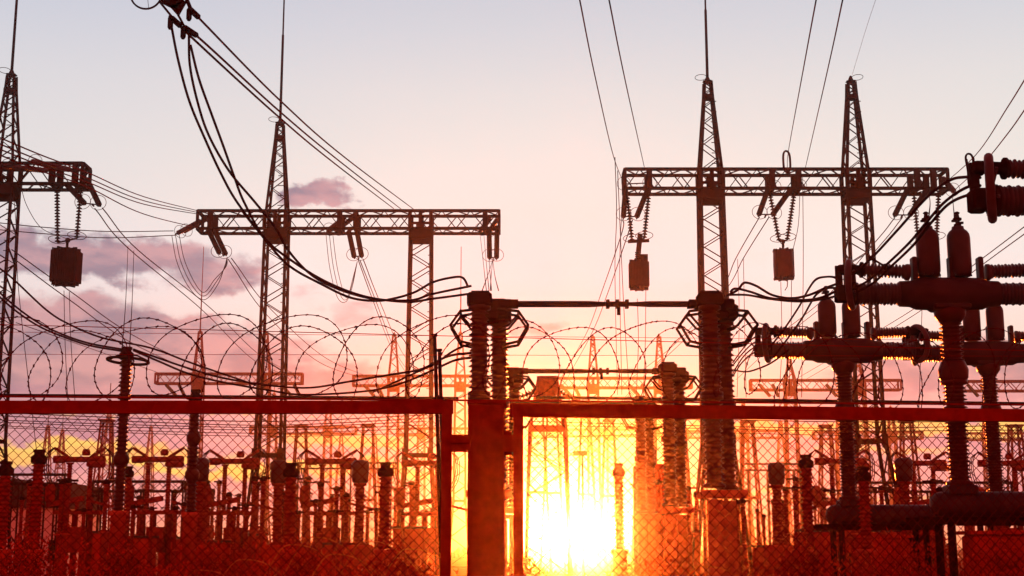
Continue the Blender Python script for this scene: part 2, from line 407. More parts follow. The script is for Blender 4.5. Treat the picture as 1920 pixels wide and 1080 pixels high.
# single lightning masts far off
for px, top, Y, lab in ((90, 798, 215, 'thin far lightning mast above the grey building at left'), (117, 806, 230, 'thin far lightning mast just right of its taller twin above the building'),
                        (205, 770, 200, 'thin far lattice mast left of the tall ribbed post'), (640, 815, 230, 'short far mast right of the low left-centre portal'),
                        (703, 815, 220, 'short far mast close to the right of the left gate leaf centre'), (1463, 790, 210, 'thin far mast between the centre columns and left breaker column'),
                        (283, 800, 240, 'faint far mast behind the second double-armed breaker')):
    t = thing('lattice_mast', lab, 'mast', (P(px, top, Y).x, Y, 0), 'far lightning masts'); z = P(px, top, Y).z
    mb = MB(); lattice_col(mb, P(px, top, Y).x, Y, [(0, 1.2), (z * .7, .6), (z, .15)], .2, .11, 1.3); mb.build('mast', steel_glow, t)
    mb = MB(); mb.tube([(P(px, top, Y).x, Y, z - .1), (P(px, top, Y).x, Y, z + 4)], .07, 5); mb.build('lightning_rod', steel, t)

# ---------------------------------------------------------------- insulator strings
def string(mb, a, b, r=.13, pitch=.145, sag=0.0):
    a, b = Vector(a), Vector(b); n = max(3, int((b - a).length / pitch)); pts = [a.lerp(b, i / n) - Vector((0, 0, sag * math.sin(math.pi * i / n))) for i in range(n + 1)]
    for i in range(n):
        d = pts[i + 1] - pts[i]; h = d.length
        mb.lathe([(.035, 0), (.05, h * .1), (r * .55, h * .25), (r, h * .5), (r * .98, h * .62), (r * .6, h * .64), (.045, h * .72), (.035, h)], pts[i], d, 10)
def tension(label, pairs, rad=.115, ring=True, grp='tension insulator strings', m=disc, rr=.30):
    """pairs: [((px,py,Y) top, (px,py,Y) bottom), ...] joined at the far end by a yoke"""
    A = [(P(*a), P(*b)) for a, b in pairs]
    t = thing('insulator_string', label, 'insulator', A[0][0], grp)
    for a, b in A:
        mb = MB(); string(mb, a, b, rad, .14); mb.build('disc_stack', m, t)
        if ring:
            mb = MB(); c = b + (a - b).normalized() * .22; mb.ring(c, (a - b), rr, .012, n=24, k=5); mb.build('grading_ring', galv, t)
    mb = MB()
    if len(A) > 1:
        mb.bar(A[0][1], A[1][1], .09, .03); mid = (A[0][1] + A[1][1]) / 2
        d = (A[0][1] - A[0][0]).normalized(); mb.bar(mid, mid + d * .3, .05)
        for a, b in A: mb.bar(b, b + d * .2, .05)
    else: mb.bar(A[0][1], A[0][1] + (A[0][1] - A[0][0]).normalized() * .25, .06)
    mb.build('yoke', steel, t)
    return t
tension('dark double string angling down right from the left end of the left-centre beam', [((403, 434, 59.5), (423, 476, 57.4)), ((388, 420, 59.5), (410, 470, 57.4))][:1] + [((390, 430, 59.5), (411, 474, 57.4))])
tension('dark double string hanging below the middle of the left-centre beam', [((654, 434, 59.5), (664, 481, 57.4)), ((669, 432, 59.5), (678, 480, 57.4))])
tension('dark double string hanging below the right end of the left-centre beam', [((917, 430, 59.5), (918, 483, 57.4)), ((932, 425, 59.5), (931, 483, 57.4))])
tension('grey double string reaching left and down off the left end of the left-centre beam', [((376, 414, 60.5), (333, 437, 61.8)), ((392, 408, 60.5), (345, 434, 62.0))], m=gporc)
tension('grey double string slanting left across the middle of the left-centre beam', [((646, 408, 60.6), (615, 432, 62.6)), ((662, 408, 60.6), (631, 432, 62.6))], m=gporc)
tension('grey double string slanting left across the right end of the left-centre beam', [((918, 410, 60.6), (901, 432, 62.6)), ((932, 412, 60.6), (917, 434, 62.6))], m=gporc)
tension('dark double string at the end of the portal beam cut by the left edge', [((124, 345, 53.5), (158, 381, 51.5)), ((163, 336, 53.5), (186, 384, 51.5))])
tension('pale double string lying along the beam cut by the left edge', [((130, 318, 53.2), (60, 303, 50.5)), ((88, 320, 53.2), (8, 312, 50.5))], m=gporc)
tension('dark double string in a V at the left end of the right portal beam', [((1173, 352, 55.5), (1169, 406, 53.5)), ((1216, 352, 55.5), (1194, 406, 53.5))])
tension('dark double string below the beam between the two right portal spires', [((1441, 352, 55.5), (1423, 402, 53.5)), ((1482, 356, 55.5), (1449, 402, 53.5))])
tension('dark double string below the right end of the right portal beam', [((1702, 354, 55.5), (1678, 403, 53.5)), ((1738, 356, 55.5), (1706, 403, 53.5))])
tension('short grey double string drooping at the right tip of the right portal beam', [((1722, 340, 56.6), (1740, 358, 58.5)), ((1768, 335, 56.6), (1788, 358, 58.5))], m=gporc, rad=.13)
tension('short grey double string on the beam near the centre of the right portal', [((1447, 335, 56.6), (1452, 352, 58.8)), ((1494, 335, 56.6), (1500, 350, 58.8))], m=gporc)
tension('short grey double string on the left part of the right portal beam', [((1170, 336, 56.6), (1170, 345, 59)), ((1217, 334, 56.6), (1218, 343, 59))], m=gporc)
for px, lab in MIDS: tension('small double string under the ' + lab, [((px, 722, 127.4), (px + 18, 742, 124.5)), ((px + 24, 722, 127.4), (px + 34, 742, 124.5))], rad=.16, ring=False, grp='small strings under the middle portals')
def vstring(label, a, b, c, d):
    t = thing('suspension_string', label, 'insulator', P(*a), 'V shaped strings carrying line traps')
    for p, q in ((a, b), (c, d)):
        mb = MB(); string(mb, P(*p), P(*q), .115, .125); mb.build('disc_stack', disc, t)
        mb = MB(); mb.ring(P(*q) + Vector((0, 0, .12)), (0, .25, 1), .36, .014, n=24, k=5); mb.build('grading_ring', galv, t)
    mb = MB(); B, D = P(*b), P(*d); mb.bar(B, D, .10, .04); mb.bar((B + D) / 2, (B + D) / 2 - Vector((0, 0, .3)), .07); mb.build('yoke', steel, t)
vstring('pair of beaded strings holding the boxy line trap at left', (107, 346, 54), (108, 455, 54), (152, 346, 54), (144, 447, 54))
vstring('pair of beaded strings meeting over the line trap left of the first right-hand spire', (1175, 358, 56), (1185, 452, 56), (1217, 358, 56), (1208, 447, 56))
vstring('pair of beaded strings meeting over the cylindrical line trap between the spires', (1442, 356, 56), (1461, 452, 56), (1490, 356, 56), (1476, 450, 56))
vstring('pair of beaded strings dropping behind the big breaker canisters', (1713, 358, 56), (1722, 458, 56), (1760, 360, 56), (1756, 448, 56))

# ---------------------------------------------------------------- line traps (hung coils)
def trap(label, px, top, bot, w, Y, boxy):
    a, b = P(px, top, Y), P(px, bot, Y); h = a.z - b.z; Wd = w / FPX * Y * (.93 if boxy else 1.03); c = (a + b) / 2
    t = thing('line_trap', label, 'line trap', b, 'line traps hung from the portals')
    mb = MB()
    if boxy:
        n = 13
        for i in range(n):
            x = (i / (n - 1) - .5) * Wd * .93; mb.box((c.x + x, Y, c.z + .02 * (i % 2)), (Wd / n * .93, Wd * .75, h * (.90 + .03 * (i % 3))), bev=.015)
    else: mb.lathe([(Wd * .44, -h / 2), (Wd * .47, -h * .46), (Wd * .48, -h * .2), (Wd * .485, 0), (Wd * .48, h * .2), (Wd * .47, h * .46), (Wd * .45, h / 2)], c, n=24)
    mb.build('coil', porc if not boxy else steel, t)
    mb = MB()
    for s in (-1, 1):
        z = c.z + s * h * .5
        for k in range(4):
            ang = k * math.pi / 4 + .3; d = Vector((math.cos(ang), math.sin(ang), 0)) * Wd * .5
            mb.bar(Vector((c.x, Y, z)) - d, Vector((c.x, Y, z)) + d, .06, .10)
        mb.box((c.x, Y, z), (.3, .3, .14))
    for k in (-1, 1): mb.bar((c.x + k * Wd * .40, Y - Wd * .46, b.z), (c.x + k * Wd * .40, Y - Wd * .46, a.z), .05, .03)
    mb.bar((c.x, Y, b.z), (c.x, Y, a.z), .08); mb.build('end_frame', steel, t)
    mb = MB(); mb.bar((c.x, Y, a.z), (c.x, Y, a.z + .45), .07)
    mb.ring((c.x, Y, a.z + .38), (0, 1, 0), .09, .022, n=12)
    if not boxy: mb.tube([(c.x + .15, Y, b.z), (c.x + .12, Y, b.z - .35), (c.x + .02, Y, b.z - .5)], .02)
    for i in range(9): mb.bar((c.x + (i / 8 - .5) * Wd * .8, Y - .1, b.z + .02), (c.x + (i / 8 - .5) * Wd * .8, Y - .1, b.z - .09), .05)
    mb.build('hanger', steel, t)
    return t
trap('boxy dark line trap hanging high at the left of the photo', 124, 468, 533, 54, 54, True)
tp = trap('ribbed line trap under a cross bracket left of the first right-hand spire', 1198, 490, 541, 40, 56, True)
mb = MB(); q = P(1198, 452, 56); mb.bar(q + Vector((-.45, 0, -.02)), q + Vector((.42, 0, .02)), .12); mb.bar(q + Vector((.06, 0, .3)), q + Vector((-.03, 0, -.45)), .2)
mb.box(P(1207, 484, 56), (.32, .3, .28)); mb.tube([q + Vector((-.03, 0, -.4)), P(1196, 486, 56)], .05)
for k in range(4): mb.lathe([(.03, 0), (.12, .04), (.12, .07), (.03, .1)], P(1196, 476 + k * 3.5, 56), n=10)
mb.build('bracket', steel, tp)
trap('smooth cylindrical line trap hanging between the two right-hand spires', 1469, 470, 522, 39, 56, False)
trap('cylindrical line trap mostly hidden behind the large breaker canisters', 1740, 475, 525, 39, 56, False)

# ---------------------------------------------------------------- disconnectors
def post_ins(name, x, y, z0, z1, rs, parent, m=porc, pitch=.075, fl=None, units=2):
    mb = MB(); h = (z1 - z0) / units
    for k in range(units):
        mb.lathe(sheds(z0 + k * h + (.004 if k else 0), z0 + (k + 1) * h, rs * .72, rs, pitch, fl or rs * 1.05), (x, y, 0), n=16)
    return mb.build(name, m, parent)
ZB, ZT, DL = 2.45, 5.05, 3.32
dis = thing('disconnector', 'nearest disconnector, its thick tube crossing the middle at the height of the traps', 'disconnector', (0, 0, 0), 'disconnectors in line behind the gate', world=False)
for sx in (0, 1):
    X = sx * DL; d = 1 if sx else -1
    for k, (dx, dy, zt, rs) in enumerate(((-.14, -.28, ZT, .155), (.14, .28, ZT - .14, .145))):
        ddx = dx if sx == 0 else dx
        post_ins('insulator_column', X + ddx, dy, ZB, zt, rs, dis)
    mb = MB(); mb.box((X - .14, -.28, ZT + .09), (.36, .34, .19), bev=.03); mb.box((X + .12, .2, ZT - .03), (.40, .5, .22), bev=.03)
    mb.box((X, 0, ZT + .02), (.5, .3, .24), bev=.02); mb.box((X - d * .24, -.05, ZT + .07), (.2, .22, .12), bev=.02)
    mb.box((X - d * .36, -.05, ZT + .07), (.12, .3, .09)); mb.bar((X - .26, -.28, ZT + .2), (X + .0, -.28, ZT + .2), .05)
    mb.box((X - .02, -.1, ZT - .14), (.3, .5, .12), bev=.02)
    mb.build('head', steel, dis)
    for s in (-1, 1):
        mb = MB(); b = X + s * .12
        for yy in (-.16, .16):
            mb.tube([(b, yy, ZT - .02), (b + s * .30, yy * 1.3, ZT - .06), (b + s * .44, yy * 1.3, ZT - .26), (b + s * .30, yy * 1.2, ZT - .50), (b + s * .06, yy, ZT - .55)], .022, 7)
            mb.tube([(b, yy, ZT - .32), (b + s * .16, yy, ZT - .26), (b + s * .32, yy, ZT - .07)], .018, 6)
        for px_, pz in ((.30, -.06), (.44, -.26), (.30, -.50)): mb.tube([(b + s * px_, -.205, ZT + pz), (b + s * px_, .205, ZT + pz)], .018, 6)
        mb.build('corona_cage', alu, dis)
for a, b, r0, r1 in ((.26, DL * .545, .048, .030), (DL - .26, DL * .60, .046, .046)):
    mb = MB(); ZA = ZT + .07; dd = 1 if b > a else -1
    mb.lathe([(.05, 0), (r0, .03), (r0, abs(b - a) - .35), (r0 * .7, abs(b - a) - .12), (.03, abs(b - a))], (a, -.05, ZA), (dd, 0, 0), 12)
    if dd == 1:
        for k in (.0, .14, .28): mb.box((DL * .52 + k, -.05, ZA), (.05, .12, .12))
        mb.box((DL * .52 + .14, -.05, ZA), (.3, .07, .07)); mb.tube([(DL * .52 + .16, -.05, ZA), (DL * .52 + .16, -.05, ZA - .16)], .03)
    mb.build('contact_arm', alu, dis)
for sx in (0, 1):
    mb = MB()
    for y in (-.3, .3):
        mb.bar((sx * DL + (.14 if y > 0 else -.14), y, 0), (sx * DL + (.14 if y > 0 else -.14), y, ZB - .16), .2); mb.bar((sx * DL - .32, y, ZB - .08), (sx * DL + .32, y, ZB - .08), .10)
    mb.box((sx * DL, 0, ZB - .09), (.3, .7, .07)); mb.build('base_frame', conc, dis)

D1 = P(918, 560, 20); dis.location = (D1.x, 20, 0)
D2 = P(951, 678, 27.6); dup(dis, (D2.x, 27.6, -.02), 'middle disconnector, its thinner tube crossing below the nearest one')
D3 = P(955, 742, 34); dup(dis, (D3.x, 34, .0), 'farthest disconnector, just clearing the top rail of the right gate leaf')

# ---------------------------------------------------------------- big live-head breakers
brk = thing('circuit_breaker', 'nearest full breaker, its two canisters highest and column right of its twin', 'circuit breaker', (0, 0, 0), 'T shaped air breakers at right', world=False)
ZH = 5.28
mb = MB(); mb.lathe(sheds(2.5, 4.0, .125, .172, .055, .19), n=18); mb.lathe([(.16, 3.97), (.205, 4.04), (.215, 4.16), (.18, 4.25), (.17, 4.28)], n=18)
mb.lathe(sheds(4.27, 4.86, .125, .168, .055, None), n=18); mb.lathe([(.15, 4.85), (.22, 4.95), (.23, 5.03), (.2, 5.06)], n=18)
mb.build('insulator_column', porc, brk)
mb = MB(); mb.lathe([(.10, -.74), (.19, -.72), (.195, -.58), (.20, -.56), (.235, -.48), (.245, -.2), (.245, .2), (.235, .48), (.20, .56), (.195, .58), (.19, .72), (.10, .74)], (0, 0, ZH), (1, 0, 0), 22)
mb.box((0, 0, ZH + .02), (.98, .40, .36), bev=.07); mb.box((0, 0, ZH - .20), (.55, .4, .1), bev=.03)
for i in range(7): mb.lathe([(.018, -.01), (.018, .02)], (-.36 + i * .12, -.2, ZH + .1), (0, -1, 0), 6)
for x in (-.49, .05, .48): mb.box((x, 0, ZH + .37), (.075, .16, .36), bev=.015)
mb.build('head_tank', tankp, brk)
for s in (-1, 1):
    mb = MB(); mb.lathe(sheds(.72, 1.37, .12, .172, .05), (0, 0, ZH), (s, 0, 0), 20); mb.build('bushing', gporc, brk)
    mb = MB(); mb.lathe(sheds(.63, 1.24, .065, .108, .05), (0, 0, ZH + .31), (s, 0, .04), 18); mb.lathe([(.10, .56), (.125, .57), (.125, .61), (.09, .65)], (0, 0, ZH + .30), (s, 0, .04), 16); mb.build('resistor_bushing', gporc, brk)
    mb = MB(); mb.lathe([(.09, 1.23), (.12, 1.25), (.12, 1.28), (.07, 1.30), (.07, 1.5)], (0, 0, ZH + .31), (s, 0, .04), 16)
    mb.lathe([(.13, 1.36), (.18, 1.38), (.18, 1.44), (.12, 1.46), (.12, 1.52)], (0, 0, ZH), (s, 0, 0), 16)
    mb.box((s * 1.55, 0, ZH + .36), (.16, .2, .13), bev=.02); mb.box((s * 1.57, 0, ZH), (.18, .24, .24), bev=.02); mb.bar((s * 1.6, 0, ZH - .1), (s * 1.6, 0, ZH + .42), .05, .1)
    mb.build('terminal', steel, brk)
    mb = MB(); mb.ring((s * 1.43, 0, ZH + .14), (1, .38 * s, 0), .335, .05, .85, n=32, k=10)
    for a in (.4, 2.7, 4.2, 5.3): mb.bar((s * 1.43, 0, ZH + .1), (s * 1.43, math.sin(a) * .26, ZH + .14 + math.cos(a) * .31), .03)
    mb.build('corona_ring', gporc, brk)
for i, x in enumerate((-.27, .19)):
    z = ZH + .25; mb = MB()
    mb.lathe([(.10, 0), (.145, .01), (.15, .05), (.165, .08), (.168, .15), (.168, .58), (.160, .64), (.13, .69), (.09, .72), (.085, .76), (.05, .77)], (x, 0, z), n=24)
    for k in range(8): mb.lathe([(.014, 0), (.014, .03)], (x + .158 * math.cos(k * .785), .158 * math.sin(k * .785), z + .015), n=6)
    c = mb.build('canister', tankp, brk)
    mb = MB(); mb.lathe([(.055, .76), (.055, .80), (.03, .81), (.03, .84), (.065, .86), (.065, .89), (.035, .90), (.028, .95), (.045, .97), (.02, .99)], (x, 0, z), n=12)
    mb.box((x + .05, 0, z + .82), (.07, .05, .03)); mb.box((x - .05, .0, z + .85), (.06, .05, .03)); mb.build('valve', steel, c)
mb = MB(); mb.lathe([(.05, -.44), (.12, -.42), (.17, -.36), (.19, -.26), (.19, 1.45), (.17, 1.54), (.05, 1.60)], (0, 0, 2.22), (1, 0, 0), 22); mb.box((0, 0, 2.43), (.42, .36, .14), bev=.02)
mb.build('air_tank', tankp, brk)
mb = MB()
for x in (-.25, 1.3):
    for y in (-.3, .3): mb.angle((x, y, 0), (x, y, 2.0), .09)
    mb.bar((x, -.34, 2.0), (x, .34, 2.0), .1)
for y in (-.32, .32): mb.angle((-.7, y, 2.0), (1.6, y, 2.0), .1); mb.bar((-.25, y, .2), (1.3, y, 1.9), .05)
mb.build('support_frame', steel, brk)
mb = MB(); mb.box((.5, -.1, 1.05), (.95, .55, 1.5), bev=.03); mb.box((.5, -.1, 1.83), (1.05, .65, .05)); cbn = mb.build('control_cabinet', cab, brk)
mb = MB(); mb.box((.5, -.385, 1.05), (.82, .02, 1.3)); mb.box((.8, -.405, 1.1), (.03, .03, .16)); mb.build('cabinet_door', cab, cbn)
T1 = P(1779, 553, 20); brk.location = (T1.x, 20, 0)
T2 = P(1580, 657, 25.9); dup(brk, (T2.x, 25.9, 0), 'breaker whose column stands left of the nearest one, canisters against the spire column', rz=.03)
T3 = P(1851, 657, 27.0); dup(brk, (T3.x, 27.0, .1), 'breaker behind and right of the nearest one, canisters below its right arm', rz=-.02)
T0 = P(2106, 378, 14.5); dup(brk, (T0.x, 14.5, 0), 'breaker cut by the right edge, only its corona ring and two arms showing', rz=.02)

# ---------------------------------------------------------------- conductors
def wire(label, pts, r=.015, name='conductor', cat='conductor', grp=None, m=None, n=5, spacers=()):
    q = smoothpts([P(*p) for p in pts]); mb = MB(); mb.tube(q, r, n)
    return tag(mb.build(name, m or cable, None, q[0]), label, cat, grp)
HV = 'heavy conductors in the foreground'
def pull(pts): return [(a, b, 20 - (20 - y) * .30) for a, b, y in pts]
YK = 17.6
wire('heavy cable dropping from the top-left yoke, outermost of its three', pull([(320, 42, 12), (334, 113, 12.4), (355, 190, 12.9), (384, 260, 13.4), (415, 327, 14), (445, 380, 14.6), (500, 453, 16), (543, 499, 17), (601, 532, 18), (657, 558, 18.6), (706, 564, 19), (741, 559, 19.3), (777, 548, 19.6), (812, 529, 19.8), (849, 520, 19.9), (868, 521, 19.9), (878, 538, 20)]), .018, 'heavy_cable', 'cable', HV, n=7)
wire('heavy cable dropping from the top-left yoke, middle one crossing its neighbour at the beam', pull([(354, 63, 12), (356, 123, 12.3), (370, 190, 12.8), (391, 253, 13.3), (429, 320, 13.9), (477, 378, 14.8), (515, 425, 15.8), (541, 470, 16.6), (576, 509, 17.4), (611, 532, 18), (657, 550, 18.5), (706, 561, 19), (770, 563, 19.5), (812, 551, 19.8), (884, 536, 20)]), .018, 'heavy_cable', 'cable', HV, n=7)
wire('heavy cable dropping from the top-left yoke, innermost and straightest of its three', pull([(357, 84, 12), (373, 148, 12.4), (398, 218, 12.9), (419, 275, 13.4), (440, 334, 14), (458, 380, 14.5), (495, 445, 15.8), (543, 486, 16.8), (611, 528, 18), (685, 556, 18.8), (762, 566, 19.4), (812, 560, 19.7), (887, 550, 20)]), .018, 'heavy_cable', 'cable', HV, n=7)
LG = 'line conductors running from the top-left yoke to the left-centre beam'
wire('upper line conductor from the top-left yoke to the left-centre beam', [(358, 18, 17.6), (375, 36, 18), (530, 193, 24), (650, 298, 34), (775, 392, 60)], .0175, grp=LG, n=6)
wire('middle line conductor from the top-left yoke to the left-centre beam', [(345, 55, 17.6), (372, 70, 18), (530, 214, 24), (640, 305, 34), (752, 392, 60)], .0175, grp=LG, n=6)
wire('lower line conductor from the top-left yoke to the left-centre beam', [(326, 36, 17.6), (340, 52, 18), (520, 217, 24), (628, 307, 34), (738, 391, 60)], .0175, grp=LG, n=6)
t = thing('yoke_assembly', 'dark clamp and yoke plates with an arcing ring cut by the top-left edge', 'yoke', P(330, 10, YK))
mb = MB()
tri = [P(318, 12, YK), P(350, 2, YK), P(334, 30, YK)]; off = Vector((0, .03, 0)); mb.add([v - off for v in tri] + [v + off for v in tri], [(0, 1, 2), (5, 4, 3), (0, 3, 4, 1), (1, 4, 5, 2), (2, 5, 3, 0)])
tri = [P(300, 4, YK), P(352, -14, YK), P(332, 20, YK)]; mb.add([v - off for v in tri] + [v + off for v in tri], [(0, 1, 2), (5, 4, 3), (0, 3, 4, 1), (1, 4, 5, 2), (2, 5, 3, 0)])
for a, b, w in (((345, -14), (358, 18), .05), ((300, 4), (326, 36), .03), ((334, 28), (346, 50), .03), ((330, -10), (350, -30), .06)): mb.bar(P(*a, YK), P(*b, YK), w)
mb.build('yoke_plate', steel, t)
for a, b in (((355, 16), (374, 34)), ((320, 32), (340, 50)), ((344, 50), (371, 68))):
    mb = MB(); A, B = P(*a, YK), P(*b, YK); d = B - A; mb.lathe([(.02, 0), (.04, .02), (.04, d.length * .9), (.02, d.length)], A, d, 10)
    mb.lathe([(.02, -.02), (.038, 0), (.038, .13), (.02, .16)], P(a[0], a[1] + 2, YK), (0, 0, -1), 8); mb.build('dead_end_clamp', steel, t)
mb = MB(); mb.ring(P(274, -12, YK), (0, 1, .1), .21, .014, n=36); mb.bar(P(276, -12, YK), P(279, 18, YK), .006); mb.bar(P(300, -2, YK), P(312, 4, YK), .02); mb.build('arcing_ring', steel, t)
mb = MB(); string(mb, P(330, -8, YK), P(330, -8, YK) + Vector((-.9, -1.6, 1.4)), .13, .15); mb.build('disc_stack', disc, t)

OV = 'overhead lines rising out of the top of the photo'
wire('overhead line entering at top centre, left one of the pair, to the right portal end', [(1085, -10, 20), (1115, 140, 28), (1150, 292, 42), (1170, 345, 56)], .013, grp=OV)
wire('overhead line entering at top centre, right one of the pair, to the right portal end', [(1140, -10, 20), (1172, 150, 29), (1208, 313, 52)], .013, grp=OV)
wire('overhead line entering at upper right and ending in the loop on the beam', [(1532, -10, 20), (1508, 120, 28), (1478, 285, 50), (1476, 318, 55)], .013, grp=OV)
wire('overhead line entering at upper right, right of the looped one, to the beam middle', [(1582, -10, 20), (1552, 130, 29), (1510, 315, 54)], .013, grp=OV)
wire('hair-thin earth wire rising from the tip of the second right-hand spire', [(1645, -10, 40), (1622, 60, 47), (1598, 140, 56)], .006, grp=OV)
wire('overhead line from the right edge to the ring of cable near the right beam tip', [(1940, 118, 24), (1890, 200, 30), (1830, 290, 42), (1770, 345, 57)], .015, grp=OV)
wire('lower overhead line from the right edge passing behind the cable ring', [(1940, 178, 24), (1890, 250, 31), (1840, 310, 42), (1786, 360, 58)], .015, grp=OV)
for i, (y0, y1, w) in enumerate((( 250, 396, 'top'), (262, 399, 'second'), (272, 402, 'third'), (283, 428, 'lowest'))):
    wire('line from the left edge sagging to the left-centre beam, %s of four' % w, [(-20, y0, 24), (80, y0 + 42 - i, 28), (165, y0 + 74 - i * 2, 33), (270, (y0 + 74 + y1) / 2 + 9, 42), (374, y1, 60)], .016, grp='lines from the left edge to the left-centre beam')
wire('long level line from the left portal to the left-centre beam, upper of two', [(-10, 417, 53), (80, 426, 54), (200, 434, 57), (325, 433, 61.5)], .02, grp='level lines at left')
wire('long level line from the left portal to the left-centre beam, lower of two', [(-10, 430, 53), (80, 438, 54), (200, 446, 57), (330, 441, 61.5)], .02, grp='level lines at left')
wire('thin drop line beside the left portal curving to the level lines', [(38, 345, 54), (50, 385, 54), (75, 425, 54), (108, 443, 54)], .014)
wire('thin drop line inside the left portal running to the ground', [(22, 330, 53.4), (30, 420, 52.5), (33, 520, 52), (45, 640, 51), (60, 770, 50), (75, 900, 49)], .014)
JP = 'jumper loops under the left-centre beam'
for i, (o, w) in enumerate(((0, 'outer'), (7, 'middle'), (14, 'inner'))):
    wire('%s jumper loop below the left end of the left-centre beam' % w, [(322 + o, 441, 61.5), (332 + o, 492 - i * 2, 61), (355 + o * .8, 540 - i * 4, 60), (383, 562 - i * 7, 59), (408 - o * .4, 534 - i * 5, 58), (421 + o * .2, 500, 57.6), (426, 482, 57.4)], .016, grp=JP)
    wire('%s jumper loop below the middle of the left-centre beam' % w, [(611 + o * .9, 437, 62), (618 + o, 500, 61.5), (632 + o * .9, 556 - i * 3, 60), (648 + o * .3, 566 - i * 5, 59), (660, 540 - i * 6, 58.4), (670, 490, 57.4)], .014, grp=JP)
    wire('%s vertical jumper below the right end of the left-centre beam' % w, [(900 + o, 437, 62), (906 + o * .8, 490, 50), (912 + o * .7, 545, 30)], .010, grp=JP)
    wire('%s short tail from the right string down to the nearest disconnector' % w, [(924, 487, 57.2), (915 + o * .9, 515, 40), (904 + o * 2.2, 545, 24)], .010, grp=JP)
DG = 'pairs of slanting down lines'
wire('upper line of the slanting pair from the left string across to the tower foot', [(192, 390, 51.5), (260, 470, 60), (395, 578, 80), (490, 668, 110), (560, 705, 128)], .024, grp=DG)
wire('lower line of the slanting pair from the left string across to the tower foot', [(178, 391, 51.5), (240, 465, 60), (380, 582, 80), (480, 678, 110), (560, 712, 128)], .024, grp=DG)
wire('left dropper hanging from the slanting pair to the tall ribbed post', [(240, 462, 58), (236, 560, 45), (229, 655, 26.5)], .012, grp='droppers')
wire('right dropper hanging from the slanting pair to the tall ribbed post', [(251, 470, 58), (248, 560, 45), (243, 655, 26.5)], .012, grp='droppers')
wire('slanting line from the left string of the left-centre beam, left of the pair', [(428, 486, 57.4), (500, 590, 75), (600, 680, 100), (690, 712, 127)], .022, grp=DG)
wire('slanting line from the left string of the left-centre beam, right of the pair', [(434, 484, 57.4), (506, 578, 75), (612, 672, 100), (700, 710, 127)], .022, grp=DG)
wire('slanting line from the middle string down to the far spire, left of three', [(672, 488, 57.4), (700, 565, 75), (735, 655, 110), (765, 705, 127)], .022, grp=DG)
wire('slanting line from the middle string down to the far spire, middle of three', [(675, 488, 57.4), (705, 565, 75), (742, 660, 110), (772, 705, 127)], .022, grp=DG)
wire('slanting line from the middle string down to the far spire, right of three', [(681, 486, 57.4), (712, 565, 75), (757, 665, 110), (798, 706, 127)], .022, grp=DG)
wire('low pair behind the left portal running down right, upper line', [(22, 468, 54), (130, 545, 62), (270, 640, 80), (420, 708, 125)], .024, grp=DG)
wire('low pair behind the left portal running down right, lower line', [(22, 482, 54), (130, 562, 62), (260, 650, 80), (400, 712, 125)], .024, grp=DG)
wire('faint low line behind the coil at left, sloping to the far beam', [(30, 605, 70), (160, 650, 85), (300, 700, 125)], .022, grp=DG)
wire('slanting line left of the right portal, left of the pair', [(1168, 410, 53.5), (1165, 440, 56), (1128, 548, 74), (1098, 628, 95), (1050, 712, 127)], .022, grp=DG)
wire('slanting line left of the right portal, right of the pair', [(1186, 412, 53.5), (1177, 440, 56), (1140, 548, 74), (1108, 628, 95), (1062, 712, 127)], .022, grp=DG)
wire('slanting line under the first right-hand spire column, left of the pair', [(1424, 407, 53.5), (1380, 484, 62), (1345, 555, 75), (1260, 650, 95), (1180, 712, 127)], .022, grp=DG)
wire('slanting line under the first right-hand spire column, right of the pair', [(1442, 407, 53.5), (1394, 484, 62), (1360, 545, 75), (1280, 640, 95), (1200, 712, 127)], .022, grp=DG)
wire('slanting line under the second right-hand spire column, left of the pair', [(1678, 408, 53.5), (1640, 455, 60), (1540, 565, 78), (1430, 650, 100), (1350, 712, 127)], .022, grp=DG)
wire('slanting line under the second right-hand spire column, right of the pair', [(1692, 408, 53.5), (1652, 458, 60), (1560, 560, 78), (1450, 648, 100), (1380, 712, 127)], .022, grp=DG)
wire('slanting line from the right edge below the breaker ring, upper of the pair', [(1930, 418, 45), (1832, 492, 55), (1720, 575, 70), (1600, 648, 95), (1490, 712, 127)], .020, grp=DG)
wire('slanting line from the right edge below the breaker ring, lower of the pair', [(1930, 432, 45), (1845, 494, 55), (1730, 580, 70), (1620, 648, 95), (1510, 712, 127)], .020, grp=DG)
VD = 'thin vertical droppers'
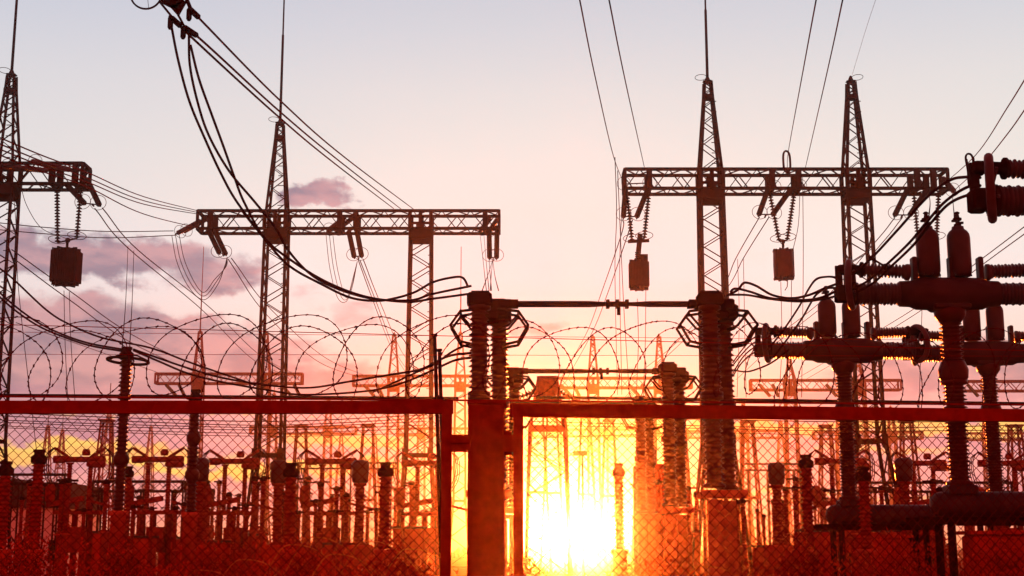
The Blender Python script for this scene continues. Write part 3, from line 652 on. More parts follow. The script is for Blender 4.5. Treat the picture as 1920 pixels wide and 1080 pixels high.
for (pts, lab) in (
    ([(1153, 295, 42), (1156, 400, 46), (1153, 500, 50), (1155, 620, 60), (1158, 740, 60)], 'thin dropper left of the ribbed trap, leftmost of its group'),
    ([(1158, 320, 44), (1165, 480, 48), (1171, 600, 52), (1180, 740, 56)], 'thin leaning dropper left of the ribbed trap'),
    ([(1168, 360, 56), (1162, 500, 56), (1166, 740, 56)], 'thin dropper falling from the beam end beside the ribbed trap'),
    ([(1195, 560, 56), (1197, 640, 56), (1193, 745, 56)], 'thin dropper below the ribbed trap, left one'),
    ([(1211, 540, 56), (1210, 640, 56), (1206, 745, 56)], 'thin dropper below the ribbed trap, right one'),
    ([(1383, 486, 62), (1386, 600, 60), (1382, 745, 60)], 'thin dropper right of the first right-hand spire column, left one'),
    ([(1394, 486, 62), (1396, 600, 60), (1399, 745, 60)], 'thin dropper right of the first right-hand spire column, right one'),
    ([(1464, 528, 56), (1466, 640, 56), (1461, 745, 56)], 'thin dropper under the smooth cylindrical trap, left one'),
    ([(1484, 526, 56), (1483, 640, 56), (1479, 745, 56)], 'thin dropper under the smooth cylindrical trap, right one'),
    ([(1505, 330, 55), (1506, 500, 55), (1503, 745, 55)], 'thin dropper falling straight from the beam right of the smooth trap'),
    ([(1500, 352, 58.5), (1497, 420, 57), (1487, 468, 56)], 'short curved tail from the beam to the smooth cylindrical trap'),
    ([(120, 545, 54), (122, 640, 53), (128, 770, 52)], 'thin dropper under the boxy trap, left one'),
    ([(130, 547, 54), (133, 640, 53), (142, 770, 52)], 'thin dropper under the boxy trap, right one'),
    ([(1730, 535, 56), (1727, 640, 56), (1722, 800, 56)], 'thin dropper right of the breaker ring, left one'),
    ([(1848, 500, 55), (1852, 600, 55), (1850, 745, 55)], 'thin dropper below the right arm of the nearest breaker'),
    ([(1785, 360, 58), (1788, 390, 40), (1790, 412, 21)], 'thin tail from the beam tip to the right canister valve'),
    ([(1742, 365, 58), (1744, 380, 40), (1741, 412, 21)], 'thin tail from the beam tip to the left canister valve')):
    wire(lab, pts, .014, grp=VD)
FL = 'bowed leads between the left post and the nearest disconnector'
wire('upper bowed lead from the left edge passing over the tall ribbed post', [(-20, 490, 26), (21, 520, 26), (88, 582, 26), (134, 610, 26), (194, 634, 26), (281, 652, 26.5), (352, 678, 27), (415, 700, 27), (480, 722, 27)], .020, grp=FL, n=6)
wire('middle bowed lead from the left edge ending on the tall ribbed post', [(-20, 530, 26), (21, 568, 26), (70, 604, 26), (120, 628, 26), (169, 644, 26), (230, 655, 26)], .020, grp=FL, n=6)
wire('lower bowed lead from the left edge ending on the tall ribbed post', [(-20, 538, 26), (21, 576, 26), (70, 610, 26), (120, 632, 26), (169, 648, 26), (232, 659, 26)], .020, grp=FL, n=6)
wire('heavy lead leaving the tall ribbed post to the right, lower of two', [(250, 657, 26), (299, 678, 26.5), (352, 700, 27), (415, 716, 27), (500, 731, 27), (570, 740, 27), (690, 733, 26), (760, 716, 24.5), (820, 690, 23), (855, 675, 22), (890, 670, 20.5)], .020, grp=FL, n=6)
wire('heavy lead leaving the tall ribbed post to the right, upper of two', [(250, 655, 26), (299, 672, 26.5), (352, 690, 27), (415, 708, 27), (500, 722, 27), (580, 727, 27), (657, 715, 26), (735, 702, 24.5), (790, 692, 23), (840, 668, 22), (890, 661, 20.5)], .020, grp=FL, n=6)
wire('short heavy lead rising to the left disconnector column', [(700, 735, 27), (777, 700, 25), (812, 684, 23.5), (847, 660, 22), (872, 648, 21), (890, 645, 20.5)], .018, grp=FL, n=6)
RL = 'bowed leads from the nearest disconnector to the breakers'
wire('looped lead from the right disconnector head to the nearest breaker, upper', [(1368, 552, 20), (1384, 543, 20), (1396, 530, 20), (1418, 536, 20), (1448, 553, 20), (1484, 559, 20), (1517, 553, 20), (1545, 541, 20), (1575, 530, 20)], .019, grp=RL, n=7)
wire('looped lead from the right disconnector head to the nearest breaker, middle', [(1369, 548, 20), (1379, 541, 20), (1407, 547, 20), (1440, 558, 20), (1475, 562, 20), (1517, 562, 20), (1545, 556, 20), (1577, 541, 20)], .019, grp=RL, n=7)
wire('straighter lead from the right disconnector head to the nearest breaker', [(1362, 553, 20.1), (1400, 553, 20.1), (1440, 560, 20.1), (1490, 565, 20.1), (1530, 563, 20.1), (1577, 553, 20)], .017, grp=RL, n=7)
wire('steep looped lead between the nearest breaker and the one left of it, left one', [(1440, 655, 25.5), (1462, 628, 25), (1482, 600, 24), (1500, 572, 23), (1515, 544, 22), (1530, 524, 21), (1550, 519, 20.4), (1567, 521, 20), (1573, 532, 20)], .018, grp=RL, n=6)
wire('steep looped lead between the nearest breaker and the one left of it, right one', [(1450, 670, 25.5), (1482, 628, 25), (1505, 595, 24), (1518, 572, 23), (1530, 553, 22), (1550, 541, 20.6), (1574, 540, 20)], .018, grp=RL, n=6)
for i in range(4):
    wire('curved lead between the middle disconnector and the left breaker ring, %s of four' % ('top', 'second', 'third', 'bottom')[i],
         [(1374, 690 + i * 5 - 10 * (i < 2), 27), (1392, 655 + i * 8, 26.6), (1410, 636 + i * 9, 26.3), (1424, 630 + i * 10, 26), (1436, 642 + i * 8, 25.9)], .014, grp='curved leads beside the left breaker ring', n=6)
wire('low bowed lead from the middle disconnector to under the left breaker ring', [(1376, 694, 27), (1400, 697, 26.5), (1425, 690, 26), (1450, 678, 25.9), (1480, 655, 25.6)], .017, grp=RL, n=6)
BG = 'heavy cables sweeping down from the breaker at the right edge'
wire('heavy cable sweeping down left from the right-edge breaker, uppermost', [(1838, 333, 14.5), (1811, 332, 14.8), (1779, 339, 15.3), (1737, 371, 16.2), (1684, 430, 17.4), (1634, 484, 18.7), (1605, 508, 19.6), (1585, 520, 20)], .0175, grp=BG, n=7)
wire('heavy cable sweeping down left from the right-edge breaker, middle', [(1838, 348, 14.5), (1811, 352, 14.8), (1772, 378, 15.5), (1737, 417, 16.3), (1705, 455, 17.2), (1660, 498, 18.4), (1625, 528, 19.4), (1585, 548, 20)], .0175, grp=BG, n=7)
wire('heavy cable sweeping down left from the right-edge breaker, lowest with a spacer', [(1842, 365, 14.5), (1815, 366, 14.8), (1778, 383, 15.5), (1744, 420, 16.3), (1712, 460, 17.2), (1668, 502, 18.4), (1635, 532, 19.4), (1590, 556, 20)], .0175, grp=BG, n=7)
mb = MB(); mb.tube([P(1634, 484, 18.7), P(1660, 500, 18.4)], .014); mb.lathe([(.02, -.03), (.04, 0), (.02, .03)], P(1634, 484, 18.7)); mb.lathe([(.02, -.04), (.045, 0), (.02, .04)], P(1660, 500, 18.4))
tag(mb.build('cable_spacer', steel, None, P(1634, 484, 18.7)), 'small strut clamped between the heavy sweeping cables in front of the spire column', 'spacer')
def cring(label, px, py, Y, rx, ry, r):
    mb = MB(); c = P(px, py, Y); pts = [c + Vector((rx * math.sin(a) + .012 * math.sin(3 * a), .03 * math.cos(a), ry * math.cos(a))) for a in [2 * math.pi * i / 30 for i in range(30)]]
    mb.tube(pts, r, 6, closed=True); mb.tube([p + Vector((.02, .03, .01)) for p in pts[3:27]], r * .8, 6)
    tag(mb.build('cable_loop', cable, None, c), label, 'cable loop')
cring('oval loop of dark cable standing up against the right-edge breaker ring', 1820, 320, 14.6, .043, .20, .012)
cring('narrow loop of dark cable standing on the beam between the right-hand spires', 1475, 303, 50, .14, .42, .04)
# busbars and level lines low over the yard
LV = 'level lines low over the yard'
for i, (y0, y1, y2, Y) in enumerate(((772, 790, 778, 60), (778, 797, 784, 64), (786, 801, 790, 68), (790, 806, 797, 72), (797, 812, 803, 78), (800, 818, 812, 84))):
    wire('thin level line strung low behind the left gate leaf, number %s counted down' % ('one', 'two', 'three', 'four', 'five', 'six')[i], [(-40, y0, Y), (250, (y0 + y1) / 2 + 3, Y), (520, y1, Y), (800, y2, Y)], .022, grp=LV)
for i, (y0, y1, y2, Y) in enumerate(((782, 786, 790, 60), (790, 798, 796, 66), (797, 803, 806, 72), (822, 812, 824, 80))):
    wire('thin level line strung low behind the right gate leaf, number %s counted down' % ('one', 'two', 'three', 'four')[i], [(990, y0, Y), (1300, y1, Y), (1600, y1 + 5, Y), (1960, y2, Y)], .022, grp=LV)
for i in range(4):
    wire('sagging line between the far portals right of the gate pillar, %s of four' % ('top', 'second', 'third', 'lowest')[i], [(1190, 725 + i * 4, 126), (1120, 800 + i * 9, 110), (1060, 838 + i * 10, 100), (985, 842 + i * 12, 90)], .03, grp='sagging far lines')
wire('tube conductor crossing level just above the gate rail, left half', [(-20, 741, 34), (860, 747, 34)], .04, 'tube_bus', 'busbar', m=alu, n=8)
wire('tube conductor crossing level just above the gate rail, right half', [(1005, 745, 33), (1930, 757, 33)], .04, 'tube_bus', 'busbar', m=alu, n=8)

# ---------------------------------------------------------------- tall ribbed posts at left
def ribpost(label, px, top, Y, r, ringed, m=porc, name='post_insulator', grp='ribbed post insulators', units=3, z0=2.3):
    q = P(px, top, Y); zt = q.z; t = thing(name, label, 'insulator', (q.x, Y, 0), grp)
    mb = MB(); h = (zt - .2 - z0) / units
    for k in range(units):
        mb.lathe(sheds(z0 + k * h + .004, z0 + (k + 1) * h, r * .66, r, .075 * Y / 26, None), (q.x, Y, 0), n=14)
        if k: mb.lathe([(r * .8, -.12), (r * 1.18, -.04), (r * 1.2, .05), (r * .8, .13)], (q.x, Y, z0 + k * h), n=14)
    mb.build('ribbed_column', m, t)
    mb = MB(); mb.lathe([(r * .9, 0), (r * 1.1, .03), (r * 1.1, .12), (r * .7, .16), (r * .7, .2)], (q.x, Y, zt - .2), n=12); mb.box((q.x, Y, zt + .02), (r * 1.4, r, .05))
    mb.build('cap', steel, t)
    mb = MB(); mb.lathe([(r * 1.2, 0), (r * 1.15, z0 - .1), (r * 1.5, z0 - .08), (r * 1.5, z0)], (q.x, Y, 0), n=10); mb.build('pedestal', conc, t)
    if ringed:
        mb = MB(); mb.ring((q.x + .03, Y, zt - .22), (.05, .05, 1), .38, .028, n=32, k=8)
        for a in (0, 1.6, 3.1, 4.7): mb.tube([(q.x, Y, zt - .1), (q.x + .2 * math.cos(a), Y + .2 * math.sin(a), zt - .12), (q.x + .03 + .38 * math.cos(a), Y + .38 * math.sin(a), zt - .22)], .016, 5)
        mb.build('corona_ring', alu, t)
    return t
ribpost('tall ribbed post with an oval ring around its top, left of the left-centre portal', 238, 655, 26, .125, True)
ribpost('tall ribbed post right of the ringed one, its cap meeting the crossing cables', 367, 735, 27, .12, False)
for px, top, Y, r, lab in ((12, 870, 24, .125, 'thick short post at the left edge in front of the pale building'), (74, 848, 24, .125, 'thick short post with a flat cap right of the left-edge one'),
        (242, 878, 32, .11, 'short post half hidden behind the foot of the ringed post'), (546, 873, 24, .125, 'thick short post right of the left-centre spire column'),
        (723, 872, 24, .125, 'thick short post left of the second column near the gate stile'), (1160, 873, 26, .11, 'short post in the gap right of the sun glare'),
        (1511, 857, 26, .13, 'short post left of the left breaker column'), (1618, 880, 24, .125, 'thick short post right of the left breaker column')):
    ribpost(lab, px, top, Y, r, False, steel_glow if r > .12 else porc_glow, 'support_post', 'short equipment posts', 1, 1.6)

# ---------------------------------------------------------------- double-armed small breakers in the yard
sb = thing('yard_breaker', 'double-armed breaker above the building, leftmost of its row', 'circuit breaker', (0, 0, 0), 'double-armed breakers across the yard', world=False)
for x, z in ((-.25, 0), (.42, 0)):
    post_ins('insulator_column', x, 0, 2.9, 4.45, .095, sb, porc_glow, .08, .12, 1)
mb = MB(); mb.lathe([(.06, -.85), (.12, -.83), (.12, -.5), (.09, -.46), (.09, .46), (.12, .5), (.12, .80), (.06, .84)], (.05, 0, 4.55), (1, 0, 0), 14)
mb.lathe([(.06, -.1), (.11, 0), (.11, .45), (.06, .5)], (.45, -.2, 4.38), (1, 0, 0), 14); mb.lathe([(.12, 0), (.14, .1), (.1, .2)], (.25, 0, 4.68), n=10); mb.build('crosshead', steel_glow, sb)
for s in (-1, 1):
    mb = MB(); string(mb, (.05 + s * .40, 0, 4.66), (.05 + s * .80, 0, 4.90), .06, .06); mb.bar((.05 + s * .34, 0, 4.62), (.05 + s * .84, 0, 4.93), .07); mb.build('arm', steel_glow, sb)
    mb = MB()
    for k in range(3):
        mb.tube(smoothpts([(.05 + s * .83, -.05 * k, 4.92), (.05 + s * (.97 + .05 * k), 0, 4.72), (.05 + s * (1.0 + .06 * k), 0, 4.35), (.05 + s * (.88 + .08 * k), 0, 3.9), (.05 + s * .6, 0, 3.45 - .1 * k)], 5), .016, 5)
    mb.build('lead', cable, sb)
mb = MB()
for x in (-.35, .0, .5): mb.lathe([(.09, 0), (.09, 2.8), (.13, 2.82), (.13, 2.9)], (x, 0, 0), n=8)
mb.box((.1, 0, 2.86), (1.5, .4, .12)); mb.bar((-.9, 0, 3.1), (.3, -.2, 3.3), .16); mb.lathe([(.1, 0), (.16, .1), (.16, .5), (.1, .6)], (-.8, -.1, 3.15), n=10)
mb.bar((.6, -.2, 3.2), (1.6, -.2, 2.95), .08); mb.box((.1, 0, 2.0), (.55, .4, .8)); mb.build('stand', steel_glow, sb)
Yb = 45
first = True
for px, Y, lab in ((150, 45, None), (297, 45, 'double-armed breaker between the ringed post and the capped one right of it'), (440, 46, 'double-armed breaker just left of the left-centre spire column'),
        (622, 46, 'double-armed breaker between the spire column and the plain column'), (800, 47, 'double-armed breaker behind the foot of the plain column'),
        (1575, 46, 'double-armed breaker half hidden by the left breaker column'), (1727, 47, 'double-armed breaker between the left and nearest breaker columns'),
        (1880, 47, 'double-armed breaker at the right edge behind the last column')):
    q = P(px, 850, Y)
    if first: sb.location = (q.x - .05, Y, -.1); first = False
    else: dup(sb, (q.x - .05, Y, -.1), lab, rz=random.uniform(-.08, .08))

# ---------------------------------------------------------------- instrument transformers, cabinets, low gear
ct = thing('current_transformer', 'pale-topped instrument transformer right of the capped ribbed post', 'transformer', (0, 0, 0), 'instrument transformers', world=False)
mb = MB(); mb.lathe([(.12, 3.05), (.18, 3.08), (.20, 3.3), (.18, 3.34), (.20, 3.38), (.20, 3.5), (.14, 3.56)], n=18); mb.build('expansion_head', gporc, ct)
post_ins('ribbed_column', 0, 0, 1.7, 3.05, .13, ct, porc_glow, .07, .15, 1)
mb = MB(); mb.box((0, 0, 1.45), (.6, .6, .5), bev=.04); mb.box((0, -.32, 1.45), (.25, .08, .25)); mb.build('base_tank', cab, ct)
mb = MB()
for x in (-.22, .22):
    for y in (-.22, .22): mb.angle((x, y, 0), (x, y, 1.2), .08)
mb.bar((-.22, -.22, .2), (.22, -.22, 1.1), .04); mb.build('stand', steel_glow, ct)
for i, (px, lab) in enumerate(((375, None), (511, 'pale-topped instrument transformer at the foot of the left-centre spire column'), (1482, 'pale-topped instrument transformer left of the left breaker column'),
                               (1695, 'pale-topped instrument transformer between the two main breaker columns'), (668, 'pale-topped instrument transformer below the fourth double-armed breaker'))):
    q = P(px, 895, 30.5)
    if i == 0: ct.location = (q.x, 30.5, 0)
    else: dup(ct, (q.x, 30.5 + (i % 3) * .8, 0), lab)
cb = thing('control_cabinet', 'field cabinet', 'cabinet', (0, 0, 0), 'field control cabinets', world=False)
mb = MB(); mb.box((0, 0, 1.15), (1.0, .7, 1.5), bev=.02); mb.build('housing', cab, cb)
mb = MB(); mb.box((0, -.02, 1.94), (1.16, .86, .06), bev=.01); mb.build('roof', roofm, cb)
for x in (-.24, .24):
    mb = MB(); mb.box((x, -.365, 1.15), (.45, .02, 1.38)); dr = mb.build('door', cab, cb); mb = MB(); mb.box((x * .3, -.385, 1.15), (.03, .03, .16)); mb.build('handle', steel, dr)
mb = MB()
for x in (-.4, .4): mb.box((x, 0, .2), (.1, .6, .4))
mb.build('legs_frame', steel, cb)
cbs = [(183, 52, 'tall field cabinet left of the ringed post foot'), (268, 44, 'field cabinet right of the ringed post foot'), (330, 47, 'field cabinet under the second double-armed breaker'), (410, 40, 'field cabinet under the third double-armed breaker'),
       (470, 48, 'field cabinet beside the left-centre column foot'), (590, 44, 'field cabinet right of the thick post by the spire column'), (640, 41, 'field cabinet under the fourth double-armed breaker'), (768, 45, 'field cabinet at the foot of the plain column'),
       (1245, 44, 'field cabinet between the disconnector columns right of the glare'), (1440, 43, 'field cabinet left of the short post by the left breaker'), (1660, 44, 'field cabinet right of the left breaker column foot'), (1530, 38, 'field cabinet below the left end of the left air tank')]
for i, (px, Y, lab) in enumerate(cbs):
    q = P(px, 940, Y)
    if i == 0: cb.location = (q.x, Y, 0); cb['label'] = lab; cb.scale = (1, 1, 1.15)
    else:
        o = dup(cb, (q.x, Y, 0), lab, rz=random.uniform(-.1, .1)); o.scale = (random.uniform(.8, 1.1), 1, random.uniform(.85, 1.25))
# slender posts and frames filling the yard behind
sp = thing('slender_post', 'slender post', 'insulator', (0, 0, 0), 'slender posts standing across the far yard', world=False)
post_ins('ribbed_column', 0, 0, 2.2, 3.6, .085, sp, porc_glow, .09, .10, 1)
mb = MB(); mb.lathe([(.1, 3.6), (.1, 3.7), (.05, 3.75)], n=8); mb.bar((-.3, 0, 3.68), (.3, 0, 3.68), .06); mb.build('cap', steel, sp)
mb = MB(); mb.lathe([(.1, 0), (.09, 2.15), (.17, 2.17), (.17, 2.2)], n=8); mb.build('pedestal', conc, sp)
xs = sorted([random.uniform(25, 815) for _ in range(46)] + [random.uniform(1195, 1905) for _ in range(34)] + [130, 172, 200, 222, 268, 285, 312, 328, 345, 392, 412, 430, 448, 462, 480, 530, 560, 572, 592, 604, 632, 650, 676, 690, 706, 742, 756, 776, 812,
      1190, 1216, 1228, 1252, 1290, 1305, 1420, 1432, 1452, 1468, 1492, 1528, 1545, 1562, 1600, 1640, 1652, 1676, 1712, 1740, 1760, 1815, 1832, 1870, 1900])
names = 'first second third fourth fifth sixth seventh eighth ninth tenth eleventh twelfth thirteenth fourteenth fifteenth sixteenth seventeenth eighteenth nineteenth twentieth'.split()
def ordn(i):
    if i < 20: return names[i]
    T = ('twent', 'thirt', 'fort', 'fift', 'sixt', 'sevent', 'eight', 'ninet')[(i + 1) // 10 - 2]
    return T + 'ieth' if (i + 1) % 10 == 0 else T + 'y-' + names[(i + 1) % 10 - 1]
lc = 0; rc = 0
for i, px in enumerate(xs):
    Y = random.choice((36, 40, 52, 58, 66, 74)); q = P(px, random.uniform(893, 965), Y); s = q.z / 3.72
    if px < 900: lab = 'slender capped post, %s from left behind the left gate leaf' % ordn(lc); lc += 1
    else: lab = 'slender capped post, %s from left behind the right gate leaf' % ordn(rc); rc += 1
    if i == 0: sp.location = (q.x, Y, 0); sp['label'] = lab
    else: dup(sp, (q.x, Y, 0), lab, rz=random.uniform(0, 3), sc=s)
# thin lattice supports in the open gap and at right, each its own thing
for px, top, Y, lab in ((1008, 768, 84, 'slim lattice support just right of the right gate stile'), (1035, 775, 92, 'slim lattice support second from the right gate stile'), (1098, 782, 96, 'slim lattice support behind the box lamp mast'),
                        (1142, 790, 100, 'slim lattice support left of the short post in the gap'), (1205, 782, 90, 'slim lattice support left of the power transformer'), (1275, 790, 95, 'slim lattice support right of the power transformer'),
                        (1402, 792, 90, 'slim lattice support right of the big disconnector column'), (1548, 800, 96, 'slim lattice support left of the left breaker column'), (1700, 792, 90, 'slim lattice support between the main breaker columns'),
                        (1902, 800, 92, 'slim lattice support at the right edge'), (200, 790, 90, 'slim lattice support left of the ringed post'), (565, 800, 96, 'slim lattice support right of the left-centre column foot'), (690, 800, 90, 'slim lattice support left of the plain column foot')):
    q = P(px, top, Y); mb = MB(); lattice_col(mb, q.x, Y, [(0, .8), (q.z * .5, .55), (q.z, .3)], .12, .075, 1.0); mb.box((q.x, Y, q.z + .06), (.9, .9, .12))
    tag(mb.build('lattice_support', steel_glow, None, Vector((q.x, Y, 0))), lab, 'lattice post', 'slim lattice supports')
# low steel gantries carrying gear
def gantry(label, x0, x1, top, Y):
    a, b = P(x0, top, Y), P(x1, top, Y); t = thing('equipment_frame', label, 'steel frame', ((a.x + b.x) / 2, Y, 0), 'low equipment frames')
    mb = MB(); lattice_beam(mb, a.x, b.x, Y, a.z - .4, a.z, .25, .09, .045, .5); mb.build('beam', steel, t)
    for x in (a.x + .2, (a.x + b.x) / 2, b.x - .2):
        mb = MB()
        for s in (-.22, .22):
            for y in (-.22, .22): mb.angle((x + s, Y + y, 0), (x + s, Y + y, a.z - .4), .08)
        z = .1; k = 1
        while z < a.z - .8: mb.bar((x - .22 * k, Y - .22, z), (x + .22 * k, Y - .22, z + .6), .04); z += .6; k = -k
        mb.build('leg', steel, t)
    return t
gantry('low lattice frame beside the pale building at left', 22, 125, 890, 62)
gantry('low lattice frame behind the first double-armed breakers', 170, 345, 903, 58)
gantry('low lattice frame left of the gate stile behind short posts', 560, 745, 868, 100)
gantry('low lattice frame left of the left breaker column', 1390, 1500, 870, 90)
gantry('low lattice frame behind the two main breaker columns', 1600, 1900, 905, 62)
# pale building at left
bx0, bx1 = P(-120, 950, 70).x, P(116, 950, 70).x
t = thing('building', 'low pale building with a dark flat roof behind the fence at left', 'building', ((bx0 + bx1) / 2, 73, 0))
zt = P(60, 905, 70).z; zw = P(60, 952, 70).z
mb = MB(); mb.box(((bx0 + bx1) / 2, 73, zw / 2), (bx1 - bx0, 6, zw)); mb.build('wall', wallm, t)
mb = MB(); mb.box(((bx0 + bx1) / 2, 73, (zw + zt) / 2 + .003), (bx1 - bx0 + .5, 6.5, zt - zw)); mb.box(((bx0 + bx1) / 2 - 1, 73, zt + .12), (bx1 - bx0 - 3, 5, .2)); mb.build('roof', roofm, t)
for k in range(4):
    x = bx0 + 1.2 + k * 1.65; mb = MB(); mb.box((x, 69.97, 1.5), (.8, .05, 1.1)); w = mb.build('window', steel, t); mb = MB(); mb.box((x, 69.94, 1.5), (.68, .02, .98)); mb.build('pane', glass, w)
# oil transformer right of the glare
q = P(1228, 872, 44)
t = thing('power_transformer', 'block-like power transformer with radiator fins between the centre columns', 'transformer', (q.x, 44, 0))
mb = MB(); mb.box((q.x, 44, q.z / 2 + .1), (1.3, 1.2, q.z - .2), bev=.04); mb.build('tank', cab, t)
mb = MB()
for k in range(12): mb.box((q.x - .62 + k * .113, 43.2, q.z / 2 + .1), (.035, .36, q.z - .6))
mb.build('radiator', cab, t)
for k in (-.4, 0, .4):
    mb = MB(); mb.lathe(sheds(q.z, q.z + .5, .05, .09, .08), (q.x + k, 44, 0), n=10); mb.build('bushing', porc, t)
# floodlight mast left of glare centre
q = P(1092, 850, 60); t = thing('floodlight_mast', 'slim mast with a small box lamp head above the sun glare', 'mast', (q.x, 60, 0))
mb = MB(); mb.tube([(q.x, 60, 0), (q.x, 60, q.z)], .08, 6, .05); mb.build('pole', steel, t)
mb = MB(); mb.box((q.x - .1, 60, q.z), (.6, .25, .2)); mb.build('lamp_head', steel, t)
# far-left lattice tower leg with box, dark tarred stub insulators over centre post
q = P(1022, 712, 40)
t = thing('tension_tower', 'dark trapezoid tower head with beaded arms just above the gate right of the pillar', 'tower', (q.x, 44, 0))
mb = MB(); Yt = 44; qx = P(1026, 712, Yt).x; zt = P(1022, 710, Yt).z
lattice_col(mb, qx, Yt, [(0, .72), (zt - 1.6, .56), (zt, .28)], .1, .05, .6); mb.box((qx, Yt, zt - .3), (.62, .5, .5), bev=.05); mb.box((qx, Yt, zt - .85), (.95, .6, .36), bev=.05); mb.build('lattice_body', steel_glow, t)
for s in (-1, 1):
    mb = MB(); string(mb, (qx + s * .3, Yt, zt - .35), (qx + s * 1.35, Yt, zt - .75 - .08 * s), .11, .1, .06); mb.build('string_arm', disc, t)
q = P(1190, 748, 33); 
# two leaning dark poles right of plain column
for a, b, lab in (((815, 632), (819, 760), 'slim dark pole leaning beside the plain column, taller one'), ((824, 660), (827, 760), 'slim dark pole leaning beside the plain column, shorter one')):
    mb = MB(); A, B = P(*a, 22), P(*b, 22); D = (B - A); mb.tube([A, A + D * (A.z / -D.z)], .03, 7, .04); mb.lathe([(.02, 0), (.045, .01), (.045, .05)], A, -D, 8); tag(mb.build('pole', steel, None, A), lab, 'pole')

# ---------------------------------------------------------------- gate, pillar, chain link
YF = 7.0
def fY(px): return 7.0 if px < 960 else 7.0 + .42 * (px - 960) / 960
def frail(mb, x0, x1, y0, y1, h, d, o=0.0):               # rail given by pixel top rows at both ends
    n = 4
    A = P(x0, y0, fY(x0) + o); B = P(x1, y1, fY(x1) + o); hh = Vector((0, 0, h / 2)); mb.bar(A - hh, B - hh, d, h)
def chain(name, parent, xa, xb, ztop, ya, yb):
    mb = MB(); p = .0262; n = int((xb - xa) / p) + 1; rz = int(ztop / p); w = .0028
    for i in range(n):
        x = xa + i * p; pts = []
        for j in range(rz + 1):
            s = (i + j) % 2; xx = x + s * p * 1.0
            xx = min(xx, xb); t_ = (xx - xa) / (xb - xa)
            pts.append(Vector((xx, ya + (yb - ya) * t_ + (.004 if s else -.004), ztop - j * p)))
        for a, b in zip(pts, pts[1:]): mb.bar(a, b, w)
    return mb.build(name, galv, parent)
zr = P(400, 752, YF).z
t = thing('gate_leaf', 'left gate leaf of glow-reddened tube and chain link, cut by the left edge', 'gate', (P(850, 760, YF).x, YF, 0), 'gate leaves')
mb = MB(); xa, xb = P(-620, 760, YF).x, P(850, 760, YF).x; zl = P(400, 752, YF).z
mb.bar((xa, YF, zl - .032), (xb, YF, zl - .032), .05, .064); xs0 = P(838, 800, YF).x
mb.bar((xs0, YF, .1), (xs0, YF, zl - .003), .062, .05); mb.bar((xa, YF, .15), (xb, YF, .15), .05, .06); mb.build('frame', fencep, t)
chain('mesh', t, xa, xs0 - .03, zl - .065, YF, YF)
mb = MB(); mb.box((P(864, 832, YF).x, YF - .02, P(864, 832, YF).z), (.10, .02, .085)); mb.bar((P(845, 826, YF).x, YF - .035, P(864, 828, YF).z), (P(880, 826, YF).x, YF - .035, P(864, 828, YF).z), .02); mb.build('latch_plate', fencep, t)
t = thing('gate_pillar', 'broad glow-reddened square pillar between the two gate leaves', 'pillar', (P(916, 800, YF).x, YF + .08, 0))
xl, xr = P(877, 760, YF).x, P(946, 760, YF).x; zp = P(916, 756, YF).z
mb = MB(); mb.box(((xl + xr) / 2, YF + .10, zp / 2), (xr - xl, .16, zp), bev=.006); mb.build('shaft', fencep, t)
mb = MB(); mb.box(((xl + xr) / 2 + .002, YF + .10, zp + .006), (xr - xl + .012, .175, .012), bev=.003); mb.build('cap', fencep, t)
for z in (.5, 1.2, zp - .2): 
    mb = MB(); mb.lathe([(.018, -.06), (.018, .06)], (xr + .018, YF + .02, z), n=8); mb.build('hinge', fencep, t)
t = thing('gate_leaf', 'right gate leaf of glow-reddened tube and chain link, reaching the right edge', 'gate', (P(960, 760, YF).x, YF, 0), 'gate leaves')
A = P(958, 756, fY(960)); B = P(2560, 775, fY(2560)); z_ = Vector((0, 0, .034)); mb = MB(); mb.bar(A - z_, B - z_, .05, .066)
xs1 = P(972, 900, YF).x; mb.bar((xs1, YF, .1), (xs1, YF, A.z - .003), .066, .05); mb.bar((xs1, YF, .15), (B.x, B.y, .15), .05, .06); mb.build('frame', fencep, t)
chain('mesh', t, xs1 + .03, B.x, A.z - .07, A.y, B.y)
mb = MB(); mb.box((P(956, 832, YF).x, YF - .025, P(956, 832, YF).z), (.07, .02, .085)); mb.build('latch_plate', fencep, t)
# razor coil and its carrier wires
mb = MB(); N = 60; zc = P(400, 667, YF + .05).z
for hand, ph, x, pitch, turns in ((1, .6, -4.5, .375, 25), (-1, 2.9, -4.36, .390, 24)):
    pts = []
    for i in range(turns * N):
        tt = i / N; a = hand * 2 * math.pi * tt + ph; k = 1 + .10 * math.sin(tt * 2.3 + hand) + .07 * math.sin(tt * 5.1 + ph) - (.14 if hand < 0 else 0)
        X = x + pitch * tt + (.19 if hand > 0 else .15) * k * math.sin(hand * a + .3) + .03 * math.sin(tt * 3.7)
        Z = zc + .02 * math.sin(tt * 1.7 + ph) + .215 * k * math.cos(a) + .012 * math.sin(a * 3) - (.025 if hand < 0 else .005) - .0055 * max(0, X)
        pts.append(Vector((X, fY(960 + X / 7 * 2600) + .10 + .15 * math.sin(a + .5) * hand, Z)))
    mb.tube(pts, .0025, 4)
    acc = 0
    for a, b in zip(pts, pts[1:]):
        acc += (b - a).length
        if acc > .034:
            acc = 0; d = (b - a).normalized(); u = d.cross(Vector((0, 1, 0))).normalized(); v = d.cross(u); q = random.uniform(-.7, .7); u, v = u * math.cos(q) + v * math.sin(q), v * math.cos(q) - u * math.sin(q)
            c = a; mb.add([c - d * .013, c + u * .0068 + d * .006, c + d * .013, c - u * .0068 - d * .005, c + v * .006, c - v * .006],
                          [(0, 1, 4), (1, 2, 4), (2, 3, 4), (3, 0, 4), (1, 0, 5), (2, 1, 5), (3, 2, 5), (0, 3, 5)])
